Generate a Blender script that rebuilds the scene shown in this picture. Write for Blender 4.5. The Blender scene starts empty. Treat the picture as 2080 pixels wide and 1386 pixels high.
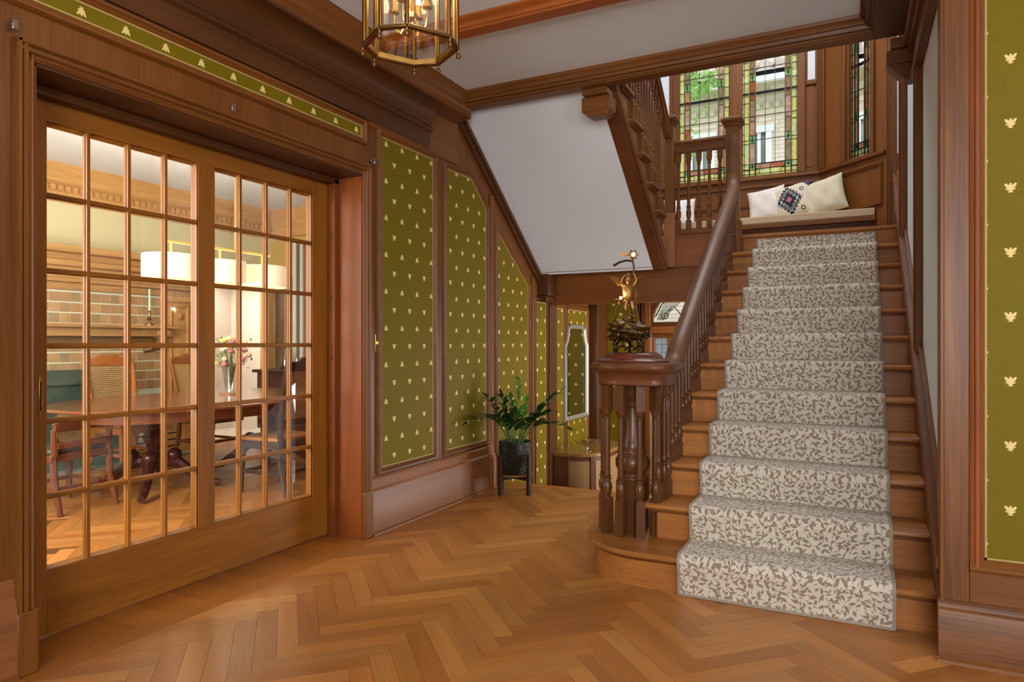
import bpy, bmesh, math, random
from mathutils import Vector, Matrix
random.seed(7)
sc = bpy.context.scene
COL = sc.collection
R = math.radians

# ------------------------------------------------------------------ camera, world, lights
YAW = math.atan(695/1380.)
cam = bpy.data.cameras.new('camera'); camo = bpy.data.objects.new('camera', cam); COL.objects.link(camo)
cam.sensor_width = 36; cam.lens = 1380/2080*36; cam.shift_y = 4/2080.; cam.clip_start = .05
camo.location = (0, 0, 1.25); camo.rotation_euler = (R(90), 0, YAW)
sc.camera = camo
sc.view_settings.view_transform = 'Standard'; sc.view_settings.look = 'None'
sc.view_settings.gamma = 1; sc.view_settings.use_curve_mapping = False
sc.view_settings.exposure = 0.35
w = bpy.data.worlds.new('sky'); sc.world = w; w.use_nodes = True
bg = w.node_tree.nodes['Background']; bg.inputs[0].default_value = (.88, .95, 1, 1); bg.inputs[1].default_value = 2.2

def area(name, loc, target, sx, sy, power, col=(1, 1, 1)):
    l = bpy.data.lights.new(name, 'AREA'); l.shape = 'RECTANGLE'; l.size = sx; l.size_y = sy
    l.energy = power; l.color = col
    o = bpy.data.objects.new(name, l); COL.objects.link(o); o.location = loc
    o.rotation_euler = (Vector(target)-Vector(loc)).to_track_quat('-Z', 'Y').to_euler()
    return o
WARM = (1, .86, .66); SOFT = (1, .9, .78); DAY = (.95, .98, 1)
area('hall_back_fill', (.6, -2.9, 1.7), (-1.2, 4, 2.1), 3.2, 2.0, 240, (.97, .985, 1))      # added soft fill behind the camera; no window is built there
area('hall_side_fill', (2.9, .6, 1.8), (-2, 2.2, 1.2), 2.2, 1.8, 48, (.98, .99, 1))  # added side fill from out of view, not a built window
area('stairwell_fill', (-.9, 6.4, 5.7), (-.9, 6.4, 0), 2.4, 1.6, 68, (.98, .99, 1))           # added fill above the stairwell, without any fixture
area('dining_fill', (-4.7, .35, 1.7), (-6.6, 5, 1.5), 2.6, 1.9, 310, (1, .98, .95))    # added fill from the unseen near end of the dining room
area('vestibule_fill', (-1.6, 7.2, 1.9), (-1.6, 7.2, 0), .5, .5, 12, SOFT)                   # added overhead fill for the vestibule, no fitting built

area('vestibule_side_fill', (.25, 7.1, .6), (-2.6, 6.6, .5), 1.3, 1.8, 75, (1, 1, .97))            # added daylight fill from the vestibule's right end, no window modelled

# ------------------------------------------------------------------ helpers
def lin(c):
    return tuple((v/12.92 if v <= .04045 else ((v+.055)/1.055)**2.4) for v in [x/255. for x in c])

class MB:
    def __init__(s, m=None): s.v = []; s.f = []; s.m = m
    def add(s, vs, fs):
        n = len(s.v); s.v += [tuple(q) for q in vs]; s.f += [tuple(i+n for i in f) for f in fs]; return s
    def box(s, x0, x1, y0, y1, z0, z1):
        return s.add([(x0,y0,z0),(x1,y0,z0),(x1,y1,z0),(x0,y1,z0),(x0,y0,z1),(x1,y0,z1),(x1,y1,z1),(x0,y1,z1)],
                     [(0,3,2,1),(4,5,6,7),(0,1,5,4),(1,2,6,5),(2,3,7,6),(3,0,4,7)])
    def prism(s, pts, ax, a, b):
        """polygon pts in the other two axes (cyclic order kept as x,y / y,z / x,z) extruded along ax"""
        def P(p, q): return {'x': (q, p[0], p[1]), 'y': (p[0], q, p[1]), 'z': (p[0], p[1], q)}[ax]
        n = len(pts)
        return s.add([P(p, a) for p in pts]+[P(p, b) for p in pts],
                     [tuple(range(n))[::-1], tuple(range(n, 2*n))]+[(i, (i+1) % n, n+(i+1) % n, n+i) for i in range(n)])
    def lathe(s, prof, c=(0, 0, 0), seg=16):
        n = len(s.v); k = len(prof)
        vs = [(c[0]+r*math.cos(2*math.pi*i/seg), c[1]+r*math.sin(2*math.pi*i/seg), c[2]+z) for r, z in prof for i in range(seg)]
        fs = [(j*seg+i, j*seg+(i+1) % seg, (j+1)*seg+(i+1) % seg, (j+1)*seg+i) for j in range(k-1) for i in range(seg)]
        if prof[0][0] > 1e-4: fs.append(tuple(range(seg))[::-1])
        if prof[-1][0] > 1e-4: fs.append(tuple((k-1)*seg+i for i in range(seg)))
        return s.add(vs, fs)
    def tube(s, pts, rad, seg=8, closed=False):
        pts = [Vector(p) for p in pts]; k = len(pts)
        rads = rad if isinstance(rad, (list, tuple)) else [rad]*k
        vs = []; up = Vector((0, 0, 1)); prev = None
        for i, p in enumerate(pts):
            if closed: d = pts[(i+1) % k]-pts[i-1]
            else: d = pts[min(i+1, k-1)]-pts[max(i-1, 0)]
            d.normalize()
            if prev is None:
                a = d.cross(up)
                if a.length < .05: a = d.cross(Vector((1, 0, 0)))
            else: a = prev-d*prev.dot(d)
            a.normalize(); prev = a; b = d.cross(a)
            for j in range(seg):
                t = 2*math.pi*j/seg; vs.append(p+(a*math.cos(t)+b*math.sin(t))*rads[i])
        fs = [(i*seg+j, i*seg+(j+1) % seg, ((i+1) % k)*seg+(j+1) % seg, ((i+1) % k)*seg+j) for i in range(k if closed else k-1) for j in range(seg)]
        if not closed: fs += [tuple(range(seg))[::-1], tuple((k-1)*seg+j for j in range(seg))]
        return s.add(vs, fs)
    def ball(s, c, r, seg=12, rings=8):
        rx, ry, rz = r if isinstance(r, (tuple, list)) else (r, r, r)
        pts = [(c[0], c[1], c[2]-rz)]; fs = []
        for i in range(1, rings):
            t = -math.pi/2+math.pi*i/rings
            for j in range(seg):
                a = 2*math.pi*j/seg; pts.append((c[0]+rx*math.cos(t)*math.cos(a), c[1]+ry*math.cos(t)*math.sin(a), c[2]+rz*math.sin(t)))
        pts.append((c[0], c[1], c[2]+rz)); L = len(pts)-1
        for j in range(seg):
            fs.append((0, 1+(j+1) % seg, 1+j)); o = 1+(rings-2)*seg; fs.append((L, o+j, o+(j+1) % seg))
        for i in range(rings-2):
            for j in range(seg):
                fs.append((1+i*seg+j, 1+i*seg+(j+1) % seg, 1+(i+1)*seg+(j+1) % seg, 1+(i+1)*seg+j))
        return s.add(pts, fs)
    def bar(s, p, q, wd, ht, up=(0, 0, 1)):
        p, q = Vector(p), Vector(q); d = (q-p).normalized(); a = d.cross(Vector(up)); a.normalize(); b = a.cross(d)
        o = [(-wd/2, -ht/2), (wd/2, -ht/2), (wd/2, ht/2), (-wd/2, ht/2)]
        return s.add([p+a*x+b*y for x, y in o]+[q+a*x+b*y for x, y in o],
                     [(3,2,1,0),(4,5,6,7),(0,1,5,4),(1,2,6,5),(2,3,7,6),(3,0,4,7)])
    def sweep(s, prof, frames, closed=False):
        """prof: closed list of (a,b); frames: list of (origin, A, B)"""
        n = len(prof); vs = []
        for o, A, B in frames:
            o, A, B = Vector(o), Vector(A), Vector(B); vs += [o+A*a+B*b for a, b in prof]
        k = len(frames)
        fs = [(i*n+j, i*n+(j+1) % n, ((i+1) % k)*n+(j+1) % n, ((i+1) % k)*n+j) for i in range(k if closed else k-1) for j in range(n)]
        if not closed: fs += [tuple(range(n))[::-1], tuple((k-1)*n+j for j in range(n))]
        return s.add(vs, fs)
    def mesh(s, name, smooth=35):
        me = bpy.data.meshes.new(name)
        vs = [tuple(s.m @ Vector(q)) for q in s.v] if s.m else s.v
        me.from_pydata(vs, [], s.f)
        b = bmesh.new(); b.from_mesh(me); bmesh.ops.recalc_face_normals(b, faces=b.faces); b.to_mesh(me); b.free()
        if smooth:
            me.shade_smooth(); me.set_sharp_from_angle(angle=R(smooth))
        return me
    def build(s, name, mat, parent=None, bevel=0, smooth=35, label=None):
        return link(name, s.mesh(name, smooth), mat, parent, bevel, label)

def link(name, me, mat, parent=None, bevel=0, label=None):
    if mat is not None and not me.materials: me.materials.append(mat)
    o = bpy.data.objects.new(name, me); COL.objects.link(o)
    if parent is not None:
        o.parent = parent; o.matrix_parent_inverse = parent.matrix_basis.inverted()
    if bevel:
        b = o.modifiers.new('bevel', 'BEVEL'); b.width = bevel; b.segments = 2; b.limit_method = 'ANGLE'; b.angle_limit = R(40)
        b.harden_normals = False
    if label: o['label'] = label
    return o
def empty(name, loc, label, cat, group=None, kind=None, rz=0):
    o = bpy.data.objects.new(name, None); COL.objects.link(o); o.location = loc; o.rotation_euler = (0, 0, rz); o.empty_display_size = .1
    return tag(o, label, cat, group, kind)
def tag(o, label, cat=None, group=None, kind=None):
    o['label'] = label
    if cat: o['category'] = cat
    if group: o['group'] = group
    if kind: o['kind'] = kind
    return o
def copy_tree(o, parent=None):
    c = o.copy(); COL.objects.link(c); c.parent = parent
    for ch in o.children: copy_tree(ch, c)
    return c
def instance(me, name, parent, loc=(0, 0, 0), rot=(0, 0, 0), scale=(1, 1, 1)):
    o = bpy.data.objects.new(name, me); COL.objects.link(o)
    o.parent = parent; o.matrix_parent_inverse = parent.matrix_basis.inverted()
    o.location = loc; o.rotation_euler = rot; o.scale = scale
    return o
def offset_poly(pts, d):
    """outward offset of a convex polygon (any order)"""
    n = len(pts); A = sum(pts[i][0]*pts[(i+1) % n][1]-pts[(i+1) % n][0]*pts[i][1] for i in range(n)); sg = 1 if A > 0 else -1
    out = []
    for i in range(n):
        p0, p1, p2 = pts[i-1], pts[i], pts[(i+1) % n]
        def nrm(a, b):
            dx, dy = b[0]-a[0], b[1]-a[1]; l = math.hypot(dx, dy); return (dy/l*sg, -dx/l*sg)
        n1, n2 = nrm(p0, p1), nrm(p1, p2); k = 1+n1[0]*n2[0]+n1[1]*n2[1]
        out.append((p1[0]+d*(n1[0]+n2[0])/k, p1[1]+d*(n1[1]+n2[1])/k))
    return out
def frame_mb(mb, pts, prof, place):
    """moulding frame around polygon; prof: (offset,height) list; place(p,h)->xyz"""
    n = len(pts); loops = [[place(q, h) for q in offset_poly(pts, d)] for d, h in prof]
    mb.add([q for l in loops for q in l], [(i*n+j, i*n+(j+1) % n, (i+1)*n+(j+1) % n, (i+1)*n+j) for i in range(len(prof)-1) for j in range(n)])
    return mb
MOULD = [(0, .0), (0, .008), (.008, .016), (.016, .012), (.024, .024), (.034, .026), (.042, .014), (.046, .0)]

# ------------------------------------------------------------------ node expression helper
class NE:
    def __init__(s, nt, sock): s.nt = nt; s.s = sock
    def _op(s, op, *a, clamp=False):
        n = s.nt.nodes.new('ShaderNodeMath'); n.operation = op; n.use_clamp = clamp
        for i, q in enumerate((s,)+a):
            if isinstance(q, NE): s.nt.links.new(q.s, n.inputs[i])
            else: n.inputs[i].default_value = q
        return NE(s.nt, n.outputs[0])
    def __add__(s, o): return s._op('ADD', o)
    def __sub__(s, o): return s._op('SUBTRACT', o)
    def __mul__(s, o): return s._op('MULTIPLY', o)
    def __truediv__(s, o): return s._op('DIVIDE', o)
    def lt(s, o): return s._op('LESS_THAN', o)
    def gt(s, o): return s._op('GREATER_THAN', o)
    def max(s, o): return s._op('MAXIMUM', o)
    def min(s, o): return s._op('MINIMUM', o)
    def abs(s): return s._op('ABSOLUTE')
    def fract(s): return s._op('FRACT')
    def sub_from(s, a): return (s*-1.0)+a

def newmat(name):
    m = bpy.data.materials.new(name); m.use_nodes = True; nt = m.node_tree
    return m, nt, nt.nodes['Principled BSDF']
def mapped(nt, scale, rnd=True, coord='Object'):
    tc = nt.nodes.new('ShaderNodeTexCoord'); mp = nt.nodes.new('ShaderNodeMapping'); mp.inputs['Scale'].default_value = scale
    src = tc.outputs[coord]
    if rnd:
        oi = nt.nodes.new('ShaderNodeObjectInfo'); va = nt.nodes.new('ShaderNodeVectorMath'); va.operation = 'MULTIPLY_ADD'
        nt.links.new(oi.outputs['Random'], va.inputs[0]); va.inputs[1].default_value = (7.3, 3.1, 5.7); nt.links.new(src, va.inputs[2])
        src = va.outputs[0]
    nt.links.new(src, mp.inputs['Vector']); return mp.outputs[0]
_W = {}
def wood(tone, axis='z', rough=.42, var=.10, contrast=.8, coat=.05):
    key = (tone, axis, rough, var, contrast, coat)
    if key in _W: return _W[key]
    m, nt, p = newmat('wood_%d_%s' % (len(_W), axis)); _W[key] = m
    ai = 'xyz'.index(axis)
    s1 = [9]*3; s1[ai] = .7
    n1 = nt.nodes.new('ShaderNodeTexNoise'); n1.inputs['Scale'].default_value = 1; n1.inputs['Detail'].default_value = 4; n1.inputs['Distortion'].default_value = .6
    nt.links.new(mapped(nt, s1), n1.inputs['Vector'])
    s2 = [130]*3; s2[ai] = 3.2
    n2 = nt.nodes.new('ShaderNodeTexNoise'); n2.inputs['Scale'].default_value = 1; n2.inputs['Detail'].default_value = 3
    nt.links.new(mapped(nt, s2), n2.inputs['Vector'])
    a = NE(nt, n1.outputs['Fac']); b = NE(nt, n2.outputs['Fac'])
    oi = nt.nodes.new('ShaderNodeObjectInfo'); r = NE(nt, oi.outputs['Random'])
    f = (a-.5)*(.9*contrast) + (b-.5)*(.75*contrast) + (r-.5)*(var*2.2) + .5
    cr = nt.nodes.new('ShaderNodeValToRGB'); L = lin(tone)
    cr.color_ramp.elements[0].position = .12; cr.color_ramp.elements[1].position = .9
    cr.color_ramp.elements[0].color = (L[0]*.52, L[1]*.46, L[2]*.42, 1); cr.color_ramp.elements[1].color = (min(1, L[0]*1.42), min(1, L[1]*1.38), min(1, L[2]*1.25), 1)
    nt.links.new(f.s, cr.inputs[0]); nt.links.new(cr.outputs[0], p.inputs['Base Color'])
    p.inputs['Roughness'].default_value = rough; p.inputs['Coat Weight'].default_value = coat; p.inputs['Coat Roughness'].default_value = .22
    p.inputs['Specular IOR Level'].default_value = .28
    bp = nt.nodes.new('ShaderNodeBump'); bp.inputs['Strength'].default_value = .06; bp.inputs['Distance'].default_value = .004
    nt.links.new(n2.outputs['Fac'], bp.inputs['Height']); nt.links.new(bp.outputs[0], p.inputs['Normal'])
    return m
def plain(name, col, rough=.5, metal=0, noise=0, nscale=30, bump=0, **kw):
    m, nt, p = newmat(name); L = lin(col)
    p.inputs['Base Color'].default_value = (*L, 1); p.inputs['Roughness'].default_value = rough; p.inputs['Metallic'].default_value = metal
    if noise or bump:
        n = nt.nodes.new('ShaderNodeTexNoise'); n.inputs['Scale'].default_value = 1; n.inputs['Detail'].default_value = 5
        nt.links.new(mapped(nt, (nscale,)*3), n.inputs['Vector'])
        if noise:
            cr = nt.nodes.new('ShaderNodeValToRGB'); cr.color_ramp.elements[0].position = .25; cr.color_ramp.elements[1].position = .75
            cr.color_ramp.elements[0].color = (*[q*(1-noise) for q in L], 1); cr.color_ramp.elements[1].color = (*[min(1, q*(1+noise)) for q in L], 1)
            nt.links.new(n.outputs['Fac'], cr.inputs[0]); nt.links.new(cr.outputs[0], p.inputs['Base Color'])
        if bump:
            bp = nt.nodes.new('ShaderNodeBump'); bp.inputs['Strength'].default_value = bump; bp.inputs['Distance'].default_value = .003
            nt.links.new(n.outputs['Fac'], bp.inputs['Height']); nt.links.new(bp.outputs[0], p.inputs['Normal'])
    for k, v in kw.items(): p.inputs[k.replace('_', ' ')].default_value = v
    return m
def glow(name, col, strength):
    m, nt, p = newmat(name); L = lin(col)
    p.inputs['Base Color'].default_value = (*L, 1); p.inputs['Emission Color'].default_value = (*L, 1); p.inputs['Emission Strength'].default_value = strength
    return m
def pane_mat(name, col=(1, 1, 1), gloss=.06, trans=0, tcol=None, var=0, rough=.02):
    """thin glass: clear or stained (transparent + reflection + optional diffuse transmission)"""
    m, nt, p = newmat(name); nt.nodes.remove(p); out = nt.nodes['Material Output']
    t = nt.nodes.new('ShaderNodeBsdfTransparent'); t.inputs[0].default_value = (*col, 1)
    g = nt.nodes.new('ShaderNodeBsdfGlossy'); g.inputs['Roughness'].default_value = rough
    cur = t.outputs[0]
    if trans:
        d = nt.nodes.new('ShaderNodeBsdfTranslucent'); d.inputs[0].default_value = (*(tcol or col), 1)
        if var:
            n = nt.nodes.new('ShaderNodeTexNoise'); n.inputs['Scale'].default_value = 1; nt.links.new(mapped(nt, (25, 25, 25)), n.inputs['Vector'])
            cr = nt.nodes.new('ShaderNodeValToRGB'); cr.color_ramp.elements[0].position = .3; cr.color_ramp.elements[1].position = .7
            cr.color_ramp.elements[0].color = (*[q*(1-var) for q in (tcol or col)], 1); cr.color_ramp.elements[1].color = (*[min(1, q*(1+var)) for q in (tcol or col)], 1)
            nt.links.new(n.outputs['Fac'], cr.inputs[0]); nt.links.new(cr.outputs[0], d.inputs[0])
        mx = nt.nodes.new('ShaderNodeMixShader'); mx.inputs[0].default_value = trans
        nt.links.new(cur, mx.inputs[1]); nt.links.new(d.outputs[0], mx.inputs[2]); cur = mx.outputs[0]
    mx = nt.nodes.new('ShaderNodeMixShader'); mx.inputs[0].default_value = gloss
    nt.links.new(cur, mx.inputs[1]); nt.links.new(g.outputs[0], mx.inputs[2]); nt.links.new(mx.outputs[0], out.inputs['Surface'])
    return m
def wallpaper(name, axis, z0=1.350, rows=2, h1=None):
    m, nt, p = newmat(name)
    tc = nt.nodes.new('ShaderNodeTexCoord'); sp = nt.nodes.new('ShaderNodeSeparateXYZ'); nt.links.new(tc.outputs['Object'], sp.inputs[0])
    h = NE(nt, sp.outputs['XY'.index(axis)]); z = NE(nt, sp.outputs[2])
    DX, DZ = (.181 if rows > 1 else .19), .2475; h0 = h1 or {'X': .535, 'Y': 3.70}[axis]; flip = {'X': 1, 'Y': -1}[axis]
    mask = None
    for oh, oz, sg in ((0, 0, flip), (.5, .5, -flip))[:rows]:
        lx = (((h-h0)*(1/DX)+(.5-oh)).fract()-.5)*(DX*1.22)
        lz = (((z-z0)*(1/DZ)+(.5-oz)).fract()-.5)*(DZ*sg*1.1)
        def ell(cx, cz, rx, rz, ang):
            x = lx-cx; y = lz-cz; c, s = math.cos(ang), math.sin(ang)
            u = (x*c+y*s)*(1/rx); v = (y*c-x*s)*(1/rz)
            return (u*u+v*v).lt(1.0)
        q = ell(0, .004, .0065, .017, 0)
        for e in (ell(.011, .006, .0065, .017, -.75), ell(-.011, .006, .0065, .017, .75), ell(0, -.015, .006, .006, 0),
                  ell(.009, -.008, .003, .013, -1.1), ell(-.009, -.008, .003, .013, 1.1), ell(0, -.018, .012, .002, 0)):
            q = q.max(e)
        mask = q if mask is None else mask.max(q)
    n = nt.nodes.new('ShaderNodeTexNoise'); n.inputs['Scale'].default_value = 1; n.inputs['Detail'].default_value = 3
    nt.links.new(mapped(nt, (14, 14, 160), rnd=False), n.inputs['Vector'])
    n2 = nt.nodes.new('ShaderNodeTexNoise'); n2.inputs['Scale'].default_value = 1
    nt.links.new(mapped(nt, (160, 160, 14), rnd=False), n2.inputs['Vector'])
    f = (NE(nt, n.outputs['Fac'])+NE(nt, n2.outputs['Fac']))*.5
    cr = nt.nodes.new('ShaderNodeValToRGB'); cr.color_ramp.elements[0].position = .3; cr.color_ramp.elements[1].position = .7
    a = lin((106, 90, 5)); b = lin((116, 99, 8)); cr.color_ramp.elements[0].color = (*a, 1); cr.color_ramp.elements[1].color = (*b, 1)
    nt.links.new(f.s, cr.inputs[0])
    mx = nt.nodes.new('ShaderNodeMix'); mx.data_type = 'RGBA'
    nt.links.new(mask.s, mx.inputs[0]); nt.links.new(cr.outputs[0], mx.inputs[6]); mx.inputs[7].default_value = (*lin((226, 200, 132)), 1)
    nt.links.new(mx.outputs[2], p.inputs['Base Color']); p.inputs['Roughness'].default_value = .6; p.inputs['Specular IOR Level'].default_value = .15
    bp = nt.nodes.new('ShaderNodeBump'); bp.inputs['Strength'].default_value = .25; bp.inputs['Distance'].default_value = .002
    nt.links.new(mask.s, bp.inputs['Height']); nt.links.new(bp.outputs[0], p.inputs['Normal'])
    return m
def carpet():
    m, nt, p = newmat('leaf_carpet')
    tc = nt.nodes.new('ShaderNodeTexCoord'); uv = tc.outputs['UV']
    total = None
    def leaf(scale, off, l, wd, spread):
        mp = nt.nodes.new('ShaderNodeMapping'); mp.inputs['Scale'].default_value = (scale,)*3; mp.inputs['Location'].default_value = off; nt.links.new(uv, mp.inputs['Vector'])
        vo = nt.nodes.new('ShaderNodeTexVoronoi'); vo.voronoi_dimensions = '2D'; vo.inputs['Scale'].default_value = 1; vo.inputs['Randomness'].default_value = .75
        nt.links.new(mp.outputs[0], vo.inputs['Vector'])
        df = nt.nodes.new('ShaderNodeVectorMath'); df.operation = 'SUBTRACT'; nt.links.new(mp.outputs[0], df.inputs[0]); nt.links.new(vo.outputs['Position'], df.inputs[1])
        no = nt.nodes.new('ShaderNodeTexNoise'); no.inputs['Scale'].default_value = .22; nt.links.new(vo.outputs['Position'], no.inputs['Vector'])
        sc_ = nt.nodes.new('ShaderNodeSeparateColor'); nt.links.new(vo.outputs['Color'], sc_.inputs[0])
        ang = (NE(nt, no.outputs['Fac'])-.5)*14.0 + (NE(nt, sc_.outputs[0])-.5)*spread
        ro = nt.nodes.new('ShaderNodeVectorRotate'); ro.rotation_type = 'Z_AXIS'; nt.links.new(df.outputs[0], ro.inputs['Vector']); nt.links.new(ang.s, ro.inputs['Angle'])
        sx = nt.nodes.new('ShaderNodeSeparateXYZ'); nt.links.new(ro.outputs[0], sx.inputs[0])
        sz = NE(nt, sc_.outputs[1])*.5+.75
        x = NE(nt, sx.outputs[0])/sz; y = NE(nt, sx.outputs[1])/sz
        u = x*(1/l)
        edge = ((u*u)*-1.0+1.0)*(u*.35+1.0)*wd
        q = y.abs().lt(edge); stem = y.abs().lt(.035).min(x.abs().lt(.55))
        return q.max(stem*.8)
    total = leaf(27, (0, 0, 0), .40, .17, 2.0).max(leaf(27, (3.3, 7.7, 0), .36, .15, 2.0)).max(leaf(36, (9.1, 1.7, 0), .34, .13, 3.0)*.85)
    mx = nt.nodes.new('ShaderNodeMix'); mx.data_type = 'RGBA'; nt.links.new(total.s, mx.inputs[0])
    mx.inputs[6].default_value = (*lin((214, 202, 186)), 1); mx.inputs[7].default_value = (*lin((148, 130, 110)), 1)
    nt.links.new(mx.outputs[2], p.inputs['Base Color']); p.inputs['Roughness'].default_value = .95; p.inputs['Specular IOR Level'].default_value = .1
    p.inputs['Sheen Weight'].default_value = .2
    n = nt.nodes.new('ShaderNodeTexNoise'); n.inputs['Scale'].default_value = 900; nt.links.new(uv, n.inputs['Vector'])
    bp = nt.nodes.new('ShaderNodeBump'); bp.inputs['Strength'].default_value = .5; bp.inputs['Distance'].default_value = .004
    nt.links.new(n.outputs['Fac'], bp.inputs['Height']); nt.links.new(bp.outputs[0], p.inputs['Normal'])
    return m

T_TRIM = (116, 70, 29); T_DOOR = (136, 83, 24); T_DARK = (82, 47, 21); T_STAIR = (164, 106, 52); T_FLOOR = (176, 116, 58); T_POST = (94, 56, 28)
def trim(a): return wood(T_TRIM, a)
def dark(a): return wood(T_DARK, a)
def stairw(a): return wood(T_STAIR, a)
def post(a): return wood(T_POST, a, rough=.34, coat=.25)
WHITE = plain('white_plaster', (220, 224, 230), .8, noise=.02, nscale=2)
CEIL = plain('ceiling_paint', (222, 226, 231), .85)
GREENX = wallpaper('bee_wallpaper_x', 'X'); GREENY = wallpaper('bee_wallpaper_y', 'Y'); GREENF = wallpaper('bee_frieze', 'Y', 2.601, 1, 3.393)
BRAID = plain('gold_braid', (170, 140, 80), .6, noise=.3, nscale=300)
BRASS = plain('brass', (214, 178, 104), .25, 1); OLDBRASS = plain('aged_brass', (132, 94, 52), .35, 1)
BRONZE = plain('bronze', (150, 105, 55), .34, .9, noise=.45, nscale=40)
CLEAR = pane_mat('clear_glass', (.97, .98, .97), .07)
CARPET = carpet(); BIND = plain('runner_binding', (150, 136, 120), .9, noise=.15, nscale=200)
BLACK = plain('black_lead', (18, 17, 15), .5, .3)

# ================================================================== HALL: floor
XL = -2.815                     # face of the panelled left wall
EDGE = 5.46                     # the floor ends here, steps go down to the vestibule
fl = MB().box(-3.2, 3.0, -3.0, EDGE, -.14, -.012).build('floor', wood((90, 55, 25), 'y'), smooth=0)
tag(fl, 'honey oak herringbone parquet floor of the hall', 'floor', kind='structure')
W_, NL = .0875, 6
def clip(poly, x0, x1, y0, y1):
    for ax, lim, sg in ((0, x0, 1), (0, x1, -1), (1, y0, 1), (1, y1, -1)):
        out = []
        for i in range(len(poly)):
            a, b = poly[i-1], poly[i]; da, db = (a[ax]-lim)*sg, (b[ax]-lim)*sg
            if (da >= 0) != (db >= 0):
                t = da/(da-db); out.append((a[0]+(b[0]-a[0])*t, a[1]+(b[1]-a[1])*t))
            if db >= 0: out.append(b)
        poly = out
        if len(poly) < 3: return []
    return poly
FLW = {}
def floor_wood(k):
    return wood([(174, 115, 58), (168, 108, 52), (180, 123, 66)][k], 'x', rough=.36, var=.11, contrast=.55, coat=.12)
def pix(x, y, z):
    s, c = math.sin(YAW), math.cos(YAW); d = -s*x+c*y; r = c*x+s*y
    if d < .1: return None
    return (1040+1380*r/d, 697-1380*(z-1.25)/d, d)
GP = .0011
plank_me = [MB().box(0, NL*W_-GP, 0, W_-GP, -.012, 0).mesh('plank', 0) for _ in range(3)]
for k in range(3): plank_me[k].materials.append(floor_wood(k))
def herringbone(parent, ox, oy, x0, x1, y0, y1, z, limit, keep):
    c = math.sqrt(.5); items = []
    for k in range(-90, 91):
        for mm in range(-9, 10):
            for kind in (0, 1):
                if kind == 0: p, q, L, Wd = k, k+2*NL*mm, NL, 1
                else: p, q, L, Wd = k, k+1+2*NL*mm, 1, NL
                g = GP/W_
                cs = [(p, q), (p+L-g, q), (p+L-g, q+Wd-g), (p, q+Wd-g)]
                wpts = [(ox+W_*c*(a-b), oy+W_*c*(a+b)) for a, b in cs]
                cl = clip(wpts, x0, x1, y0, y1)
                if not cl: continue
                mx_ = sum(a[0] for a in cl)/len(cl); my_ = sum(a[1] for a in cl)/len(cl)
                if not keep(mx_, my_): continue
                px = pix(mx_, my_, z)
                items.append((px[2] if px else 99, kind, wpts, cl))
    items.sort(key=lambda t: t[0])
    rest = MB()
    for i, (d, kind, wp, cl) in enumerate(items):
        full = len(cl) == 4 and all(abs(a[0]-b[0])+abs(a[1]-b[1]) < 1e-6 for a, b in zip(sorted(wp), sorted(cl)))
        if i >= limit:
            rest.prism(cl, 'z', z-.012, z); continue
        if full:
            if kind == 0: o = instance(plank_me[i % 3], 'plank', parent, (wp[0][0], wp[0][1], z), (0, 0, R(45)))
            else: o = instance(plank_me[i % 3], 'plank', parent, (wp[1][0], wp[1][1], z), (0, 0, R(135)))
        else:
            a0 = wp[0]; ang = R(45) if kind == 0 else R(135); o0 = wp[0] if kind == 0 else wp[1]
            ca, sa = math.cos(-ang), math.sin(-ang)
            loc = [((x-o0[0])*ca-(y-o0[1])*sa, (x-o0[0])*sa+(y-o0[1])*ca) for x, y in cl]
            me = MB().prism(loc, 'z', -.012, 0).mesh('plank', 0); me.materials.append(floor_wood(i % 3))
            instance(me, 'plank', parent, (o0[0], o0[1], z), (0, 0, ang))
    if rest.v:
        r = rest.build('plank_field', wood(T_FLOOR, 'y', rough=.36, contrast=.5, coat=.12), parent, smooth=0); r['kind'] = 'stuff'
    return len(items)
def in_hall(x, y):
    if y > 3.9 and x > -.75: return False
    if y > 3.55 and x > .45: return False
    p = pix(x, y, 0)
    return p is not None and -120 < p[0] < 2250 and p[1] < 1560
herringbone(fl, -1.3, 2.6, -2.70, 3.0, -.2, EDGE-.09, 0, 296, in_hall)
# border boards along the panelled wall, the threshold boards and the nosing at the step
for i in range(9):
    y0 = -.6+i*.68
    if y0 < EDGE-.1: MB().box(-2.815, -2.702, y0, min(y0+.678, EDGE-.09), -.012, 0).build('border_board', wood((160, 100, 42), 'y', rough=.36, contrast=.5, coat=.12), fl, smooth=0)
for i in range(12):
    y0 = 1.42+i*.17
    MB().box(-3.12, -2.817, y0, y0+.1685, -.012, 0).build('threshold_board', wood((156, 96, 38), 'x', rough=.36, contrast=.5, coat=.12), fl, smooth=0)
MB().prism([(EDGE-.088, -.012), (EDGE-.088, 0), (EDGE+.02, 0), (EDGE+.032, -.012), (EDGE+.032, -.03), (EDGE+.02, -.035), (EDGE-.03, -.035)], 'x', -2.81, -.95).build('nosing', wood(T_FLOOR, 'x', rough=.36, contrast=.5, coat=.12), fl)

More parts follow.
